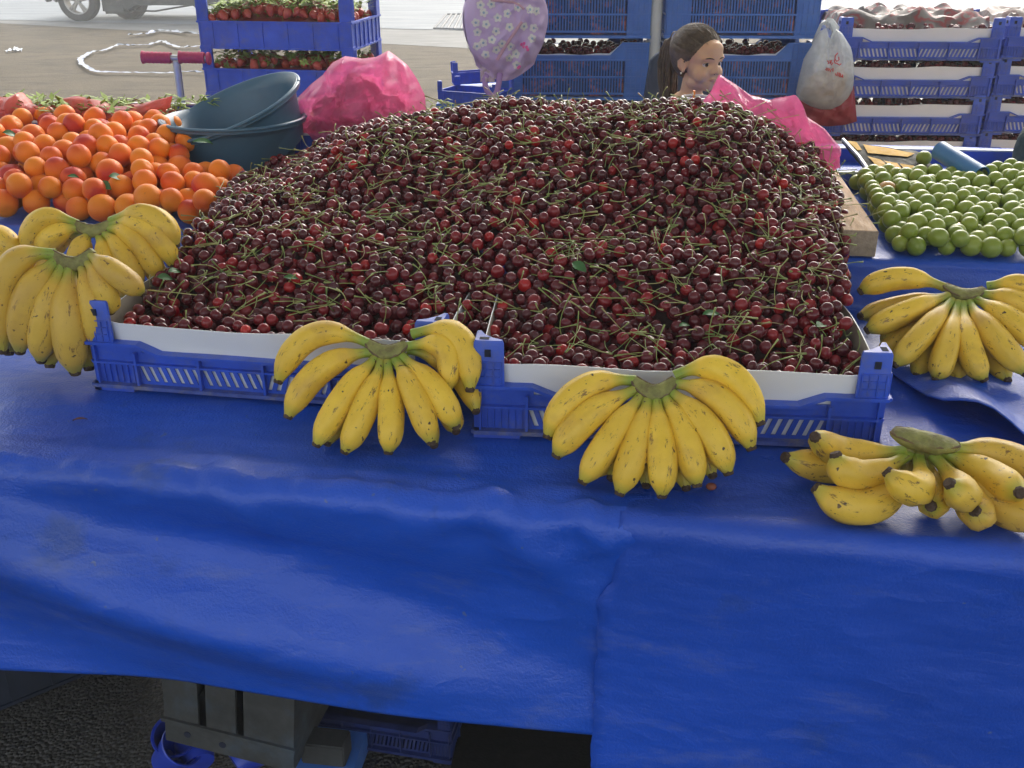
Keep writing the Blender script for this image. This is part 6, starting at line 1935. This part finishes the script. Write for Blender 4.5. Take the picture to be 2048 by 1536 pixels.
# ============================================================ under the table
def under():
    mb = MB(); p0, p1 = at_z(862, 1470, .01), at_z(1250, 1470, .01)  # black sheet added on the ground, standing in for deep shade
    mb.box((0, 0, .0), (1.9, .78, .014)); root = empty('shade_sheet', (p0.x, 1.02, .005), rad(-6)); mb.build('mat', M('shade_black', (.010, .0095, .009), .95, .3, 60, .3, 200, spec=.1), root)
    tag(root, 'added black sheet standing for the shade under the right half of the table', 'mat')
    # grey slotted crate leaning, seen under the hem
    T = Matrix.Translation(at_z(332, 1480, .115)) @ Matrix.Rotation(rad(-12), 4, 'Z') @ Matrix.Rotation(rad(6), 4, 'Y')
    root = empty('grey_crate'); root.matrix_world = T
    G = M('grey_dirty_plastic', (.042, .043, .043), .8, .3, 14, .3, 80, dirt=(.06, .10, .15), dirt_amt=.6)
    mb = MB(); L, W, H = .255, .34, .20
    for (x0, x1) in ((0, .068), (.084, .142), (.158, L)):
        mb.box((x0, 0, .055), (x1, .006, H - .02))
    mb.box((0, 0, 0), (L, .006, .055)); mb.box((0, 0, H - .02), (L, .006, H))
    mb.box((-.004, -.006, .052), (L + .004, 0, .060)); mb.box((0, .006, 0), (.006, W, H)); mb.box((L - .006, .006, 0), (L, W, H)); mb.box((0, W, 0), (L, W + .006, H)); mb.box((.006, .006, 0), (L - .006, W, .005))
    mb.build('body', G, root)
    mb = MB()
    for x, z in ((.045, .028), (.115, .024)): mb.prism([(x + .007 * math.cos(a), z + .007 * math.sin(a)) for a in np.linspace(0, 6.28, 13)[:-1]], -.0012, .001, 1)
    mb.build('bolt_hole', MAT['hole'], root)
    tag(root, 'dirty grey slotted crate under the table, seen below the tarpaulin hem', 'crate')
    # wooden block under it at right
    p = at_z(600, 1500, .09); mb = MB(); mb.box((0, 0, 0), (.085, .05, .05)); root = empty('wooden_block', p, rad(-8)); mb.build('block', G, root, bevel=.003)
    root.location.z = .055; mb = MB(); mb.box((-.01, -.01, -.051), (.10, .10, -.001)); mb.build('foot', MAT['crate_navy'], root)
    tag(root, 'pale dusty block end beside the grey crate under the table', 'block')
    # heap of blue cups
    CU = M('cup_blue_plastic', (.02, .05, .42), .35, .2, 20)
    for i, (px, py, tx, rz) in enumerate(((345, 1498, .5, .3), (330, 1528, .7, 1.2), (400, 1530, -1.3, .5), (470, 1532, 1.3, 2.2))):
        p = at_z(px, py, .03); root = empty('blue_cup', (p.x, p.y, .035)); root.rotation_euler = (tx, .2, rz)
        mb = MB(); mb.lathe([(.001, 0), (.028, 0), (.040, .062), (.043, .064), (.042, .067), (.037, .064), (.026, .004), (.001, .004)], 32); mb.build('cup_body', CU, root)
        tag(root, ['upright blue cup touching the grey crate under the table', 'blue cup at the bottom edge, left of the others', 'blue cup lying on its side under the grey crate', 'rightmost blue cup lying under the grey crate'][i], 'cup', 'blue cups under the table')
    # dark blue crate behind
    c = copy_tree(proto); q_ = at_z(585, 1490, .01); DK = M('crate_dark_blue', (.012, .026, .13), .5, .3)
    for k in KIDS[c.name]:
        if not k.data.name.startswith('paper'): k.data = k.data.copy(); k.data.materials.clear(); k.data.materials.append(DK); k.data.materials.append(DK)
    for k in [k for k in KIDS[c.name] if k.data.name.startswith('paper')]: COL.objects.unlink(k)
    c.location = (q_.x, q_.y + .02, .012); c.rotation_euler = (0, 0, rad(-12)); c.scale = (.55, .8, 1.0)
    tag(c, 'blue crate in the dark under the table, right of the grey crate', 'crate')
    # dark crate leaning at the left
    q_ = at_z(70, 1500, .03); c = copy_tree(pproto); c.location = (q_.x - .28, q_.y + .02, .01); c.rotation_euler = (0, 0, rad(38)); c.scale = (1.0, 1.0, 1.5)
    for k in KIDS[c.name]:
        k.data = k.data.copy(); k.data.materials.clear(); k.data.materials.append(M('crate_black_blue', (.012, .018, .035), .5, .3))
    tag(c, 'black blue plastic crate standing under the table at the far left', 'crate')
under()

# ============================================================ awning (overhead, out of view): shades the stall
def awning():
    root = empty('awning', (0, 0, 0))
    m = bpy.data.materials.new('awning_cloth'); m.use_nodes = True; t = m.node_tree; p = t.nodes['Principled BSDF']; out = t.nodes['Material Output']
    v = coords(t); c = ramp(t, [(.3, (.40, .40, .38)), (.7, (.5, .49, .46))], noi(t, v, 2, 4)).outputs[0]
    t.links.new(c, p.inputs['Base Color']); p.inputs['Roughness'].default_value = .8
    tl = N(t, 'ShaderNodeBsdfTranslucent'); t.links.new(c, tl.inputs['Color']); mx = N(t, 'ShaderNodeMixShader'); mx.inputs[0].default_value = .30
    t.links.new(p.outputs[0], mx.inputs[1]); t.links.new(tl.outputs[0], mx.inputs[2]); t.links.new(mx.outputs[0], out.inputs[0])
    mb = MB(); mb.grid(lambda u, v_: (-4.5 + 9 * u, -.9 + 5.0 * v_, 2.60 - .05 * math.sin(math.pi * u * 4) ** 2 + .03 * nz(u * 5, v_ * 5)), 40, 20)
    o = mb.build('cloth', m, root, smooth=True)
    for x in (-4.4, 4.4):
        for y in (-.8, 4.05):
            mb = MB(); mb.tube([(x, y, 0), (x, y, 2.6)], .025, 10); mb.build('pole', MAT['pole'], root)
    tag(root, 'unseen pale canvas awning above the fruit stall, shading it', 'awning')
awning()
HAZE = 0.008
# ============================================================ thin haze volume added to imitate veiling glare in the lens
mb = MB(); mb.box((-70, -24, -1.0), (70, 130, 4.2))
hz = bpy.data.materials.new('haze_veil'); hz.use_nodes = True; t = hz.node_tree
t.nodes.remove(t.nodes['Principled BSDF'])
pv = t.nodes.new('ShaderNodeVolumePrincipled'); pv.inputs['Color'].default_value = (.92, .92, .90, 1); pv.inputs['Density'].default_value = HAZE
t.links.new(pv.outputs[0], t.nodes['Material Output'].inputs['Volume'])
o = mb.build('haze', hz, smooth=False)
tag(o, 'thin pale haze added to imitate lens veiling glare', 'haze', kind='stuff')
S.cycles.volume_bounces = 1
